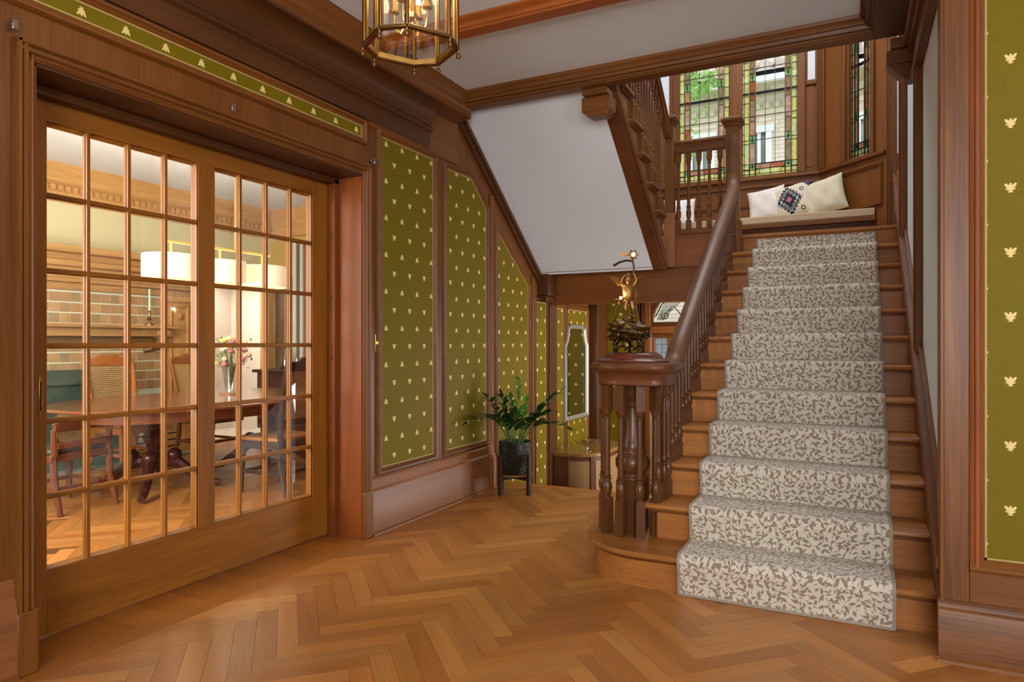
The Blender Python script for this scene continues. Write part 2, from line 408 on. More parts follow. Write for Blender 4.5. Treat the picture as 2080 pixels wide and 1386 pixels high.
# ================================================================== LEFT WALL
OY0, OY1, OZ = 1.50, 3.44, 2.325      # door opening
SZ0, SY0, SS = 1.95, 6.15, .76        # soffit line of the upper flight: z = SZ0 + SS*(SY0-y)
wl = MB()
wl.box(-3.12, XL, -3, OY0, -.0, 3.4).box(-3.12, XL, OY1, EDGE, 0, 3.4).box(-3.12, XL, EDGE, 8.2, -.9, 3.4).box(-3.12, XL, OY0, OY1, OZ, 3.4)
wl = wl.build('wall_left', trim('z'), smooth=0)
tag(wl, 'oak panelled hall wall with green bee wallpaper panels beside the sliding door', 'wall', kind='structure')
PY = lambda p, h: (XL+h, p[0], p[1])
def panel(pts, name='wallpaper_panel'):
    MB().prism(pts, 'x', XL-.002, XL+.004).build(name, GREENF if 'frieze' in name else GREENY, wl, smooth=0)
    frame_mb(MB(), offset_poly(pts, -.008), [(0, .004), (.0, .0075), (.008, .0075), (.008, .004)], PY).build('braid', BRAID, wl, smooth=0)
    frame_mb(MB(), pts, MOULD, PY).build('panel_moulding', trim('y'), wl)
panel([(3.645, .42), (4.27, .42), (4.27, 2.625), (3.645, 2.625)])
panel([(4.455, .42), (5.085, .42), (5.085, 2.395), (4.83, 2.60), (4.455, 2.60)])
panel([(5.297, -.30), (5.925, -.62), (5.925, 1.80), (5.297, 2.23)])
panel([(6.10, -.62), (6.345, -.62), (6.345, 1.66), (6.10, 1.66)])
panel([(6.62, -.62), (6.80, -.62), (6.80, 1.62), (6.62, 1.62)])
panel([(6.93, -.62), (7.52, -.62), (7.52, 1.62), (6.93, 1.62)])
panel([(-.6, 2.562), (3.445, 2.562), (3.445, 2.640), (-.6, 2.640)], 'wallpaper_frieze')
# sloping board that follows the upper flight
for a, b, h in ((0.0, .10, .03), (.02, .055, .05)):
    MB().prism([(4.50, SZ0+SS*(SY0-4.50)-a*1.25), (6.16, SZ0-a*1.25), (6.16, SZ0-b*1.25), (4.50, SZ0+SS*(SY0-4.50)-b*1.25)], 'x', XL, XL+h).build('sloping_board', dark('y'), wl)
# baseboard: plinth, cap moulding and upper band
bb = [(XL, 0), (XL+.042, 0), (XL+.042, .255), (XL+.034, .268), (XL+.034, .285), (XL+.022, .30), (XL+.022, .355), (XL+.010, .37), (XL, .37)]
for y0, y1 in ((OY1+.072, 5.17), (-.6, OY0-.072)):
    b = MB().prism(bb, 'y', y0, y1).build('baseboard', wood((128, 78, 46), 'y'), wl)
    MB().prism([(XL+.042, 0), (XL+.056, 0), (XL+.054, .012), (XL+.042, .02)], 'y', y0, y1).build('shoe_moulding', trim('y'), b)
MB().prism([(XL+q[0]-XL+.012, q[1]+(.006 if q[1] > .2 else 0)) for q in bb], 'y', 5.09, 5.185).build('baseboard_block', wood((128, 78, 46), 'z'), wl)
sk = MB().prism([(5.19, -.10), (5.46, -.12), (6.36, -.80), (6.36, -.55), (5.19, .02)], 'x', XL, XL+.022).build('step_skirt', trim('y'), wl)
# wide upright post boards between the panels
for y0, y1 in ((5.145, 5.215), (6.0, 6.045)):
    MB().box(XL, XL+.018, y0, y1, .37 if y0 < 5.3 else -.7, SZ0+SS*(SY0-y1)-.13).build('stile', trim('z'), wl, bevel=.004)
# casing around the sliding door
cas = [(0, 0), (0, .018), (.010, .026), (.016, .020), (.022, .020), (.030, .034), (.042, .036), (.048, .026), (.056, .040), (.066, .040), (.070, .030), (.072, 0)]
MB().prism([(XL+h, OY1+o) for o, h in cas], 'z', .30, OZ+.072).build('casing', trim('z'), wl)
MB().prism([(XL+h, OY0-o) for o, h in cas], 'z', .24, OZ+.072).build('casing', trim('z'), wl)
MB().prism([(XL+h, OZ+o) for o, h in cas], 'y', OY0-.072, OY1+.072).build('casing', trim('y'), wl)
for y0, y1, z1 in ((OY1-.002, OY1+.076, .30), (OY0-.076, OY0+.002, .24)):
    MB().box(XL, XL+.045, y0, y1, 0, z1).build('plinth_block', trim('z'), wl, bevel=.006)
jm = wood((134, 70, 26), 'z')
MB().box(-3.0, XL+.012, OY1-.008, OY1, 0, OZ).build('jamb', jm, wl)
MB().box(-3.04, -2.985, OY1-.05, OY1-.008, 0, OZ).build('jamb_stop', wood((112, 58, 24), 'z'), wl, bevel=.003)
for z in (.35, .75, 1.15, 1.55, 1.95): MB().ball((-3.01, OY1-.051, z), .006, 8, 6).build('screw', OLDBRASS, wl)
MB().box(-3.0, XL+.012, OY0, OY0+.008, 0, OZ).build('jamb', jm, wl)
MB().box(-3.0, XL+.012, OY0, OY1, OZ-.012, OZ).build('head_jamb', wood(T_DARK, 'y'), wl)
MB().box(-3.05, -2.985, OY0, OY1, OZ-.05, OZ-.012).build('head_stop', wood(T_DARK, 'y'), wl, bevel=.004)
# light switch plate by the casing, small hooks over the door
sp_ = MB().box(XL, XL+.006, 3.585, 3.625, 1.19, 1.31).build('switch_plate', BRASS, wl, bevel=.003)
MB().box(XL+.006, XL+.016, 3.60, 3.61, 1.24, 1.262).build('toggle', BRASS, sp_, bevel=.002)
for y in (1.42, 2.41, 3.535):
    hk = MB().box(XL+(.04 if y < 3.5 and y > 2 else 0), XL+.045, y-.012, y+.012, 2.41, 2.45).build('adhesive_hook', pane_mat('clear_plastic', (.9, .9, .9), .2), wl, bevel=.004)
# cornice
cor = [(XL, 2.69), (XL+.018, 2.69), (XL+.024, 2.71), (XL+.024, 2.80), (XL+.045, 2.812), (XL+.05, 2.828), (XL+.035, 2.845)]
cov = [(-2.645-.135*math.cos(t*math.pi/2/8), 2.85+.125*math.sin(t*math.pi/2/8)) for t in range(9)]
MB().prism(cor+cov+[(-2.645, 2.99), (XL, 2.99)], 'y', -3, 4.20).build('cornice', dark('y'), wl)
MB().prism([(XL, 2.97), (-2.655, 2.985), (-2.648, 2.985), (-2.648, 3.025), (-2.632, 3.045), (-2.632, 3.075), (-2.612, 3.10), (-2.60, 3.13), (-2.60, 3.15), (XL, 3.15)], 'y', -3, 4.55).build('crown_moulding', trim('y'), wl)
MB().box(XL, XL+.012, 3.52, 4.62, 2.66, 3.0).build('upper_board', trim('y'), wl)

# ================================================================== SLIDING DOOR
dr = empty('door_1', (-3.08, 2.55, 0), 'wide oak sliding door with forty-eight small glass panes', 'door', kind='structure')
DX0, DX1 = -3.10, -3.055
dy0, dy1 = 1.46, 3.44
od = lambda a: wood(T_DOOR, a, var=.08)
MB().box(DX0, DX1, dy0, 1.685, .012, 2.30).build('stile', od('z'), dr, bevel=.002)
MB().box(DX0, DX1, 3.265, dy1, .012, 2.30).build('stile', od('z'), dr, bevel=.002)
MB().box(DX0, DX1, 2.428, 2.532, .285, 2.19).build('stile', od('z'), dr, bevel=.002)
MB().box(DX0, DX1, 1.685, 3.265, .012, .285).build('bottom_rail', od('y'), dr, bevel=.002)
MB().box(DX0, DX1, 1.685, 3.265, 2.19, 2.30).build('top_rail', od('y'), dr, bevel=.002)
NC, NR, MW = 4, 6, .024
mprof = [(-MW/2, -.012), (-MW/2, .003), (-.0085, .005), (-.0075, .013), (.0075, .013), (.0085, .005), (MW/2, .003), (MW/2, -.012)]
pz = [.285+(2.19-.285)*i/NR for i in range(NR+1)]
ZG = (2.19-.285-MW*(NR-1))/NR
pane_cache = {}
for a, b in ((1.685, 2.428), (2.532, 3.265)):
    cw = (b-a-MW*(NC-1))/NC
    for i in range(1, NC):
        yc = a+i*(cw+MW)-MW/2
        MB().prism([(-3.075+h, yc+o) for o, h in mprof], 'z', .285, 2.19).build('muntin', od('z'), dr)
    for j in range(1, NR):
        zc = .285+j*(ZG+MW)-MW/2
        MB().prism([(-3.0755+h, zc+o) for o, h in mprof], 'y', a, b).build('muntin', od('y'), dr)
    # beads round the glazed field
    frame_mb(MB(), [(a, .285), (b, .285), (b, 2.19), (a, 2.19)], [(-.012, -.02), (-.012, -.006), (0, .012), (0, .02), (.006, .022), (.006, 0)], lambda p, h: (-3.078+h, p[0], p[1])).build('bead', od('z'), dr)
    for i in range(NC):
        for j in range(NR):
            y = a+i*(cw+MW); z = .285+j*(ZG+MW); key = round(cw, 4)
            if key not in pane_cache:
                pane_cache[key] = MB().box(-.002, .002, -.003, cw+.003, -.003, ZG+.003).mesh('pane', 0); pane_cache[key].materials.append(CLEAR)
            instance(pane_cache[key], 'pane', dr, (-3.084, y, z))
pl = MB().box(DX1, DX1+.004, 1.651, 1.666, .945, 1.105).build('pull', BRASS, dr, bevel=.002)
MB().box(DX1+.004, DX1+.005, 1.655, 1.662, .965, 1.085).build('recess_shade', plain('brass_shadow', (90, 64, 28), .4, 1), pl)  # flat darker plate; the pull's hollow is shade put into its colour

# ================================================================== CEILING AND BEAMS
CZ = 3.15
ce = MB().box(-2.7, 3.0, -3, 4.46, CZ, CZ+.2).build('ceiling', CEIL, smooth=0)
tag(ce, 'white plaster ceiling of the hall', 'ceiling', kind='structure')
b1 = wood((150, 82, 36), 'x');  # the lantern's orange light is put into this beam's wood colour
def cr_prof(y, z0, z1, sg):   # crown profile growing from a beam side
    return [(y, z0), (y+sg*.010, z0), (y+sg*.014, z0+.02), (y+sg*.024, z0+.028), (y+sg*.040, z1-.02), (y+sg*.055, z1-.012), (y+sg*.055, z1), (y, z1)]
bm_ = MB().box(-2.65, .2, 3.44, 3.53, 3.085, CZ).prism(cr_prof(3.44, 3.10, CZ, -1), 'x', -2.65, .2).build('trim_1', b1)
tag(bm_, 'narrow lantern-tinted oak ceiling beam behind the brass lantern', 'beam', kind='structure')
t2 = empty('trim_2', (-1.3, 4.5, 3.04), 'long oak beam along the edge of the stairwell opening', 'beam', kind='structure')
MB().box(-2.65, .10, 4.46, 4.56, 3.045, 3.35).build('beam_core', trim('x'), t2, bevel=.004)
MB().prism([(4.46, 3.075), (4.445, 3.075), (4.44, 3.095), (4.428, 3.10), (4.42, 3.12), (4.405, 3.13), (4.40, 3.15), (4.46, 3.15)], 'x', -2.65, .1).build('crown_moulding', trim('x'), t2)
MB().box(-2.65, .12, 4.448, 4.46, 3.052, 3.07).build('bead', trim('x'), t2, bevel=.004)
t3 = empty('trim_3', (.2, 3.6, 3.04), 'oak box beam running along the top of the stair wall', 'beam', kind='structure')
MB().box(.10, .345, -1, 4.56, 3.045, 3.35).build('beam_core', dark('y'), t3, bevel=.004)
MB().prism([(.10, 3.06), (.085, 3.06), (.075, 3.085), (.06, 3.09), (.05, 3.12), (.033, 3.13), (.03, 3.15), (.10, 3.15)], 'y', -1, 4.45).build('crown_moulding', dark('y'), t3)

# ================================================================== WALL TO THE RIGHT OF THE STAIR
r, g, Y1 = .1852, .2755, 3.377
def ny(n): return Y1+(n-1)*g
def nz(n): return n*r
NS = r/g
def nose(y): return r+NS*(y-Y1)
XR = .34
wr = MB().box(XR, XR+.14, 3.19, 8.4, -.9, 6.0).build('wall_right', WHITE, smooth=0)
tag(wr, 'white plaster wall with oak uprights beside the stair', 'wall', kind='structure')
lo, hi = 3.20, 7.58
def slope_board(d0, d1, x0, x1, name, mt, ya=3.19, yb=6.60, bev=.003):
    zc = 12*r
    pts = [(ya, max(nose(ya)+d0, 0)), (yb, nose(yb)+d0), (yb, nose(yb)+d1), (ya, nose(ya)+d1)]
    return MB().prism(pts, 'x', x0, x1).build(name, mt, wr, bevel=bev)
slope_board(-.30, .30, XR-.030, XR, 'skirt_board', trim('y'))
slope_board(.16, .20, XR-.042, XR-.03, 'skirt_bead', trim('y'))
slope_board(.285, .33, XR-.048, XR, 'skirt_cap', trim('y'))
slope_board(.35, .385, XR-.022, XR, 'skirt_cap', trim('y'))
MB().box(XR-.03, XR, 6.55, 7.6, 12*r, 12*r+.62).build('skirt_board', trim('y'), wr)
for y0, y1, x, z1 in ((3.19, 3.40, .012, 6), (4.385, 4.47, .036, 2.86), (5.60, 5.70, .045, 6), (6.90, 7.02, .055, 6), (7.40, 7.6, .05, 6)):
    z0 = nose(y0)+.33 if y0 < 6.4 else 12*r
    up = MB().box(XR-x, XR, y0, y1, z0, z1).build('upright', trim('z'), wr, bevel=.005)
    MB().box(XR-x-.008, XR-x, y0+.03, y1-.03, z0, z1).build('fillet', trim('z'), up, bevel=.003)
# frieze under the beam with mouldings and the bracket at its end
MB().box(XR-.035, XR, 3.19, 4.70, 2.84, 3.05).build('frieze_board', trim('y'), wr)
for z0, z1, x in ((2.785, 2.815, .05), (2.82, 2.845, .032), (2.95, 2.975, .06), (2.985, 3.045, .085)):
    MB().box(XR-x, XR, 3.19, 4.66, z0, z1).build('frieze_moulding', trim('y'), wr, bevel=.008)
br = MB().box(.17, XR, 4.60, 4.72, 2.90, 2.985).prism([(.17, 2.90), (.34, 2.90), (.34, 2.80), (.27, 2.80)], 'y', 4.60, 4.72).box(.19, XR, 4.58, 4.70, 2.985, 3.05).build('bracket', trim('y'), wr, bevel=.006)
tag(br, 'stepped oak bracket block'); 
# ---- wall facing the hall at the right
wb = MB().box(XR-.03, 3.0, 3.19, 3.33, 0, CZ).build('wall_front', trim('z'), smooth=0)
tag(wb, 'oak framed wall with green wallpaper at the right of the stair', 'wall', kind='structure')
YF = 3.19
MB().box(.302, .318, 3.16, 3.19, .22, CZ).build('corner_bead', trim('z'), wb, bevel=.004)
MB().box(.316, .402, 3.168, 3.19, .22, CZ).build('pilaster_board', wood(T_TRIM, 'z', contrast=1.3), wb, bevel=.003)
MB().prism([(.402, YF), (.402, 3.166), (.410, 3.160), (.416, 3.166), (.422, 3.158), (.432, 3.156), (.436, 3.166), (.444, 3.162), (.450, 3.172), (.452, YF)], 'z', .38, CZ).build('panel_moulding', wood((142, 82, 44), 'z'), wb)
MB().prism([(3.19, .36), (3.160, .36), (3.155, .372), (3.160, .38), (3.158, .395), (3.17, .405), (3.178, .41), (3.19, .41)], 'x', .402, 3.0).build('panel_moulding', trim('x'), wb)
MB().box(.402, 3.0, 3.17, 3.19, .22, .362).build('rail', trim('x'), wb, bevel=.003)
MB().box(.452, 3.0, 3.182, 3.195, .41, CZ).build('wallpaper_panel', GREENX, wb, smooth=0)
MB().box(.452, .460, 3.178, 3.184, .41, CZ).box(.452, 3.0, 3.178, 3.184, .41, .417).build('braid', BRAID, wb, smooth=0)
bs = MB().prism([(3.19, 0), (3.140, 0), (3.140, .195), (3.146, .208), (3.152, .212), (3.156, .228), (3.168, .24), (3.19, .24)], 'x', .296, 3.0).build('baseboard', wood(T_TRIM, 'x', contrast=1.5), wb)
MB().prism([(3.14, 0), (3.126, 0), (3.128, .012), (3.14, .02)], 'x', .29, 3.0).build('shoe_moulding', trim('x'), bs)

# walls of the hall behind the camera (no windows in them; added area lights supply the daylight)
tag(MB().box(-3.1, 3.1, -3.2, -3.05, 0, 3.3).build('wall_back', WHITE, smooth=0), 'plain wall of the hall behind the viewer', 'wall', kind='structure')
tag(MB().box(3.05, 3.2, -3.1, 3.3, 0, 3.3).build('wall_side', WHITE, smooth=0), 'plain far right wall of the hall', 'wall', kind='structure')

# ================================================================== MAIN STAIR
SXL = -.90                     # left string of the lower flight
st = empty('staircase', (-.3, 3.5, 0), 'oak staircase with curved bottom step and turned balusters', 'staircase')
def tread_prof(y, z, back):    # (y,z) section with rounded nosing
    return [(y+.012, z-.03), (y+.003, z-.026), (y-.002, z-.016), (y, z-.005), (y+.008, z), (back, z), (back, z-.03)]
for n in range(1, 12):
    y, z = ny(n), nz(n)
    if n == 1:
        def outline(o):
            cx, cy, rx, ry = -1.0, 3.755, .37+o, .39+o
            arc = [(cx-rx*math.sin(t), cy-ry*math.cos(t)) for t in [math.pi*i/20 for i in range(21)]]
            return [(.335, y-o)]+arc+[(-.85, cy+ry), (-.85, ny(2)+.06), (.335, ny(2)+.06)]
        tr = MB().prism(outline(0), 'z', z-.03, z).build('tread', stairw('x'), st, bevel=.010)
        MB().prism(outline(-.04), 'z', 0.0, z-.03).build('riser', stairw('x'), st)
        MB().prism(outline(-.028), 'z', z-.048, z-.03).build('cove', wood((120, 70, 34), 'x'), st, bevel=.005)
        continue
    xl = -1.0 if n > 2 else -1.03
    MB().prism(tread_prof(y, z, ny(n+1)+.035), 'x', xl, .335).build('tread', stairw('x'), st)
    MB().box(xl+.045, .335, y+.030, y+.048, nz(n-1)-.02, z-.03).build('riser', stairw('x'), st)
    MB().box(xl+.03, .335, y+.016, y+.031, z-.044, z-.03).build('cove', wood((120, 70, 34), 'x'), st, bevel=.004)
y, z = ny(12), nz(12)
MB().box(-.89, .335, y+.03, y+.05, nz(11), z-.03).build('riser', stairw('x'), st)
# string under the left ends and a closed flank
pts = [(ny(2)+.05, 0)]
for n in range(2, 13):
    pts += [(ny(n)+.04, nz(n-1)), (ny(n)+.04, nz(n)-.03)]
pts += [(ny(12)+.12, nz(12)-.03), (ny(12)+.12, nz(12)-.5), (ny(12)-.1, nz(12)-.62), (4.2, -.0)]
MB().prism(pts, 'x', -.975, -.945).build('string', post('y'), st)

def rail_frames(pts):
    """pts: list of (x,y,z); cross-section axes: A horizontal, B perpendicular to the path"""
    V = [Vector(p) for p in pts]; fr = []
    for i, p in enumerate(V):
        d = (V[min(i+1, len(V)-1)]-V[max(i-1, 0)]).normalized(); A = d.cross(Vector((0, 0, 1)))
        if A.length < .2: A = Vector((1, 0, 0))
        A.normalize(); fr.append((p, A, A.cross(d)))
    return fr
RP = [(-.040, -.055), (.040, -.055), (.040, -.040), (.030, -.032), (.030, -.012), (.046, 0), (.052, .014), (.044, .028), (.022, .040), (0, .045), (-.022, .040), (-.044, .028), (-.052, .014), (-.046, 0), (-.030, -.012), (-.030, -.032), (-.040, -.040)]
RX = -.955
rz0 = 1.135
rail_pts = [(RX, 3.80, rz0), (RX, 3.90, rz0+.006)]
def rz(y): return 1.215+.652*(y-4.06)
for i in range(5):
    t = i/4.; y = 3.96+.12*t; rail_pts.append((RX, y, rz0+.012+(rz(4.08)-rz0-.012)*t**1.6))
rail_pts += [(RX, 4.2+i*.4, rz(4.2+i*.4)) for i in range(6)]+[(RX-.01, 6.27, rz(6.27)), (RX-.012, 6.315, rz(6.31)+.03), (RX-.014, 6.335, rz(6.33)+.10), (RX-.015, 6.34, 2.98), (RX-.015, 6.341, 3.13)]
MB().sweep([(a, b-.03) for a, b in RP], rail_frames(rail_pts)).build('handrail', wood((112, 74, 44), 'y', rough=.45, coat=.1), st)
# newel cluster on the bottom step
NX, NY = -1.13, 3.775
cap_o = [(NX+.19*math.cos(R(a)), NY+.19*math.sin(R(a))) for a in range(90, 271, 10)]+[(-.975, NY-.19)]+[(-.975+.07*math.sin(R(a)), NY-.12-.07*math.cos(R(a))) for a in range(15, 91, 15)]+[(-.905, NY+.10), (-.92, NY+.19)]
cm = MB(); cprof = [(-.006, 1.015), (.004, 1.021), (0, 1.032), (.001, 1.055), (.010, 1.078), (.026, 1.092), (.038, 1.098), (.045, 1.108), (.046, 1.122), (.038, 1.136), (.02, 1.142)]
loops = [[(q[0], q[1], z) for q in offset_poly(cap_o, d)] for d, z in cprof]; nn = len(cap_o)
cm.add([q for l in loops for q in l], [(i*nn+j, i*nn+(j+1) % nn, (i+1)*nn+(j+1) % nn, (i+1)*nn+j) for i in range(len(cprof)-1) for j in range(nn)]+[tuple(range(nn))[::-1], tuple((len(cprof)-1)*nn+j for j in range(nn))])
cm.build('newel_cap', wood((104, 60, 34), 'x', rough=.38, coat=.15), st)
MB().lathe([(0, 1.142), (.205, 1.142), (.208, 1.150), (.198, 1.158), (.17, 1.166), (.16, 1.18), (.15, 1.19), (.135, 1.196), (0, 1.196)], (NX, NY, 0), 40).build('cap_disc', wood((98, 50, 30), 'x', rough=.3, coat=.25), st)
s0 = nz(1)
nw = MB().box(NX-.075, NX+.075, NY-.075, NY+.075, s0, s0+.29)
nw.lathe([(.085, s0+.29), (.088, s0+.30), (.078, s0+.312), (.07, s0+.325), (.085, s0+.34), (.096, s0+.365), (.098, s0+.40), (.085, s0+.425), (.075, s0+.43), (.08, s0+.445), (.07, s0+.465), (.072, s0+.475), (.064, s0+.50), (.05, s0+.56), (.042, s0+.66), (.04, s0+.70), (.046, s0+.705), (.046, s0+.72), (.04, s0+.725), (.046, s0+.74), (.058, s0+.75), (.058, s0+.76)], (NX, NY, 0), 24)
nw.box(NX-.06, NX+.06, NY-.06, NY+.06, s0+.76, 1.02)
nw.build('newel_post', post('z'), st, bevel=.004)
# one turned baluster, unit height 1
def baluster_mesh(w0, sq_top=.12, sq_bot=.14, name='baluster'):
    r_ = w0/2; a, b = sq_bot, 1-sq_top; h = b-a
    m = MB().box(-r_, r_, -r_, r_, 0, a).box(-r_, r_, -r_, r_, b, 1)
    prof = [(.92, 0), (.6, .02), (.75, .04), (.95, .08), (1.0, .13), (.85, .17), (.62, .195), (.88, .205), (.88, .22), (.62, .23), (.85, .245), (.62, .26), (.66, .30), (.52, .86), (.5, .90), (.75, .91), (.75, .925), (.5, .935), (.7, .95), (.9, .97), (.95, 1)]
    return m.lathe([(p*r_*1.12, a+h*q) for p, q in prof], (0, 0, 0), 14).mesh(name)
BAL = baluster_mesh(.040); BAL.materials.append(post('z'))
BIG = baluster_mesh(.050, .17, .24); BIG.materials.append(post('z'))
for a in (192, 228, 264, 300, 336, 20, 120):
    ca, sa = math.cos(R(a)), math.sin(R(a)); o = instance(BIG, 'baluster', st, (NX+.165*ca, NY+.165*sa, s0), (0, 0, R(a)), (1, 1, 1.016-s0))
for n in range(2, 12):
    for k in range(3):
        yb = ny(n)+.055+k*g/3
        if n == 2 and k == 0: xb = -.965
        else: xb = RX
        if yb > 6.28: continue
        zt = (rz(yb)-.085) if yb > 4.05 else 1.06
        if n == 2: zt = min(zt, 1.07) if yb < 3.95 else zt
        instance(BAL, 'baluster', st, (xb, yb, nz(n)), (0, 0, 0), (1, 1, zt-nz(n)))
# upper newel of the flight
def newel(name, x, y, z0, z1, wd, par):
    m = MB().box(x-wd/2, x+wd/2, y-wd/2, y+wd/2, z0, z1-.07)
    o = m.build(name, trim('z'), par, bevel=.006)
    c = MB()
    for d, a, b in ((.012, z1-.085, z1-.072), (.016, z1-.072, z1-.055), (.028, z1-.055, z1-.04), (.036, z1-.04, z1-.012), (.02, z1-.012, z1)):
        c.box(x-wd/2-d, x+wd/2+d, y-wd/2-d, y+wd/2+d, a, b)
    c.build('newel_cap', trim('x'), o, bevel=.005); return o
newel('newel_post', -.985, 6.42, 1.82, 3.29, .115, st)
MB().box(-1.06, -.91, 6.345, 6.495, 1.82, 2.36).build('newel_base', trim('z'), st, bevel=.008)

# ================================================================== RUNNER
pl_ = [(ny(1)+.012, .004)]
for n in range(1, 12):
    y, z = ny(n), nz(n)
    pl_ += [(y+.004, z-.07), (y-.006, z-.035), (y-.010, z-.014), (y-.006, z-.001), (y+.006, z+.008), (y+.03, z+.010), (ny(n+1)+.008, z+.010)]
    pl_ += [(ny(n+1)+.014, z+.018)]
pl_ += [(ny(12)+.022, nz(12)-.045)]
def strip(x0, x1, th, nx, name, mt, par=None):
    P = pl_; N = len(P); out = []
    for i in range(N):
        d = Vector((P[min(i+1, N-1)][0]-P[max(i-1, 0)][0], P[min(i+1, N-1)][1]-P[max(i-1, 0)][1])).normalized()
        out.append((P[i][0]-d[1]*th, P[i][1]+d[0]*th))
    acc = [0]
    for i in range(1, N): acc.append(acc[-1]+math.hypot(P[i][0]-P[i-1][0], P[i][1]-P[i-1][1]))
    vs, fs, uv = [], [], {}
    xs = [x0+(x1-x0)*i/nx for i in range(nx+1)]
    for i in range(N):
        for x in xs: uv[len(vs)] = (x, acc[i]); vs.append((x, out[i][0], out[i][1]))
    for i in range(N):
        for x in (x0, x1): uv[len(vs)] = (x, acc[i]); vs.append((x, P[i][0], P[i][1]))
    k = nx+1; B = N*k
    for i in range(N-1):
        for j in range(nx): fs.append((i*k+j, i*k+j+1, (i+1)*k+j+1, (i+1)*k+j))
        fs.append((B+2*i, i*k, (i+1)*k, B+2*i+2)); fs.append((i*k+nx, B+2*i+1, B+2*i+3, (i+1)*k+nx))
    me = bpy.data.meshes.new(name); me.from_pydata(vs, [], fs); ul = me.uv_layers.new(name='UVMap')
    for lp in me.loops: ul.data[lp.index].uv = uv[lp.vertex_index]
    me.shade_smooth(); me.set_sharp_from_angle(angle=R(50))
    return link(name, me, mt, par)
run = strip(-.775, .155, .012, 4, 'carpet_runner', CARPET)
tag(run, 'beige carpet runner with brown leaf pattern covering the stair treads', 'runner')
for x in (-.775, .155): strip(x-.007, x+.007, .0135, 1, 'binding', BIND, run)
MB().box(-.775, .155, ny(1)-.006, ny(1)+.012, 0, .014).build('binding', BIND, run, bevel=.004)

# ================================================================== LANDING
LZ = 12*r
la = MB().box(-2.81, XR, 6.44, 8.4, 1.98, LZ-.03).build('floor_landing', trim('x'), smooth=0)
tag(la, 'oak stair landing under the stained glass windows', 'landing', kind='structure')
MB().prism(tread_prof(ny(12), LZ, 8.3), 'x', -.93, XR).build('landing_boards', stairw('x'), la)
MB().box(-2.8, -.93, 6.44, 8.3, LZ-.03, LZ).build('landing_boards', stairw('x'), la)
fc = MB().box(-1.53, -1.04, 6.385, 6.44, 1.957, 2.262).build('fascia', wood((150, 92, 50), 'x'), la, bevel=.003)
MB().box(-1.535, -1.04, 6.372, 6.45, 2.262, 2.292).build('fascia_cap', trim('x'), la, bevel=.006)
MB().box(-1.53, -1.0, 6.375, 6.44, 1.957, 1.972).build('fascia_bead', trim('x'), la, bevel=.003)
# railing across the well
lr = empty('landing_railing', (-1.3, 6.41, 2.29), 'short oak balustrade between two newels on the stair landing', 'railing')
MB().prism([(6.375, 3.03), (6.445, 3.03), (6.445, 3.10), (6.455, 3.112), (6.45, 3.13), (6.43, 3.145), (6.39, 3.145), (6.37, 3.13), (6.365, 3.112), (6.375, 3.10)], 'x', -1.545, -1.03).build('handrail', trim('x'), lr)
BALL = baluster_mesh(.044, .10, .14); BALL.materials.append(trim('z'))
for i in range(5): instance(BALL, 'baluster', lr, (-1.475+i*.0945, 6.41, 2.292), (0, 0, 0), (1, 1, .742))

# ================================================================== UPPER FLIGHT
uf = empty('staircase', (-2.2, 5.4, 2.2), 'upper stair flight rising towards the viewer with a white sloping underside', 'staircase')
r2, g2 = .19, .25
XS = -1.55
def sz(y): return SZ0+SS*(SY0-y)
MB().prism([(4.56, sz(4.56)), (6.18, sz(6.18)), (6.40, 1.98), (6.40, 2.05), (4.56, sz(4.56)+.14)], 'x', XL, -1.64).build('soffit', WHITE, uf, smooth=0)
dk = wood((96, 54, 30), 'y')
MB().prism([(4.50, sz(4.50)-.004), (6.18, sz(6.18)-.004), (6.18, sz(6.18)+.04), (4.50, sz(4.50)+.04)], 'x', -1.655, XS+.004).build('string_base', dk, uf, bevel=.004)
pts = [(6.19, sz(6.18)), (6.36, 2.0), (6.36, LZ)]
sp2 = []
for k in range(1, 7):
    yf = 6.10-g2*(k-1); zt = LZ+r2*k
    sp2 += [(yf-.03, zt-r2 if k > 1 else LZ), (yf-.03, zt-.03)]
pts += sp2+[(4.56, LZ+r2*6-.03), (4.56, sz(4.56))]
wx = wood((150, 104, 72), 'y')
MB().prism(pts, 'x', XS-.02, XS).build('string', wx, uf)
for d, h in ((.05, .022), (.10, .014), (.135, .010)):
    MB().prism([(4.56, sz(4.56)+d), (6.22, sz(6.22)+d), (6.22, sz(6.22)+d+.028), (4.56, sz(4.56)+d+.028)], 'x', XS, XS+h).build('string_moulding', trim('y'), uf, bevel=.005)
for k in range(1, 7):
    yf = 6.10-g2*(k-1); zt = LZ+r2*k
    MB().box(XL, XS+.045, yf-g2-.005, yf, zt-.034, zt).build('tread', trim('y'), uf, bevel=.012)
    MB().box(XL, XS+.012, yf-.05, yf-.03, zt-r2, zt-.034).build('riser', trim('x'), uf)
    MB().box(XS, XS+.025, yf-g2, yf-.015, zt-.052, zt-.034).build('tread_moulding', trim('y'), uf, bevel=.005)
    for b in range(3):
        if k == 1 and b == 0: continue
        yb = yf-.045-b*g2/3; zr = 3.245+.80*(6.19-yb)-.05
        instance(BALL, 'baluster', uf, (XS+.01, yb, zt), (0, 0, 0), (.8, .8, zr-zt))
hp = [(XS+.01, 6.31, 3.20), (XS+.01, 6.25, 3.205), (XS+.01, 6.2, 3.24)]+[(XS+.01, y, 3.245+.80*(6.19-y)) for y in (6.1, 5.8, 5.4, 5.0, 4.6)]
MB().sweep([(a*.8, b*.9) for a, b in RP], rail_frames(hp)).build('handrail', trim('y'), uf)
newel('newel_post', XS+.005, 6.37, 1.957, 3.37, .085, uf)
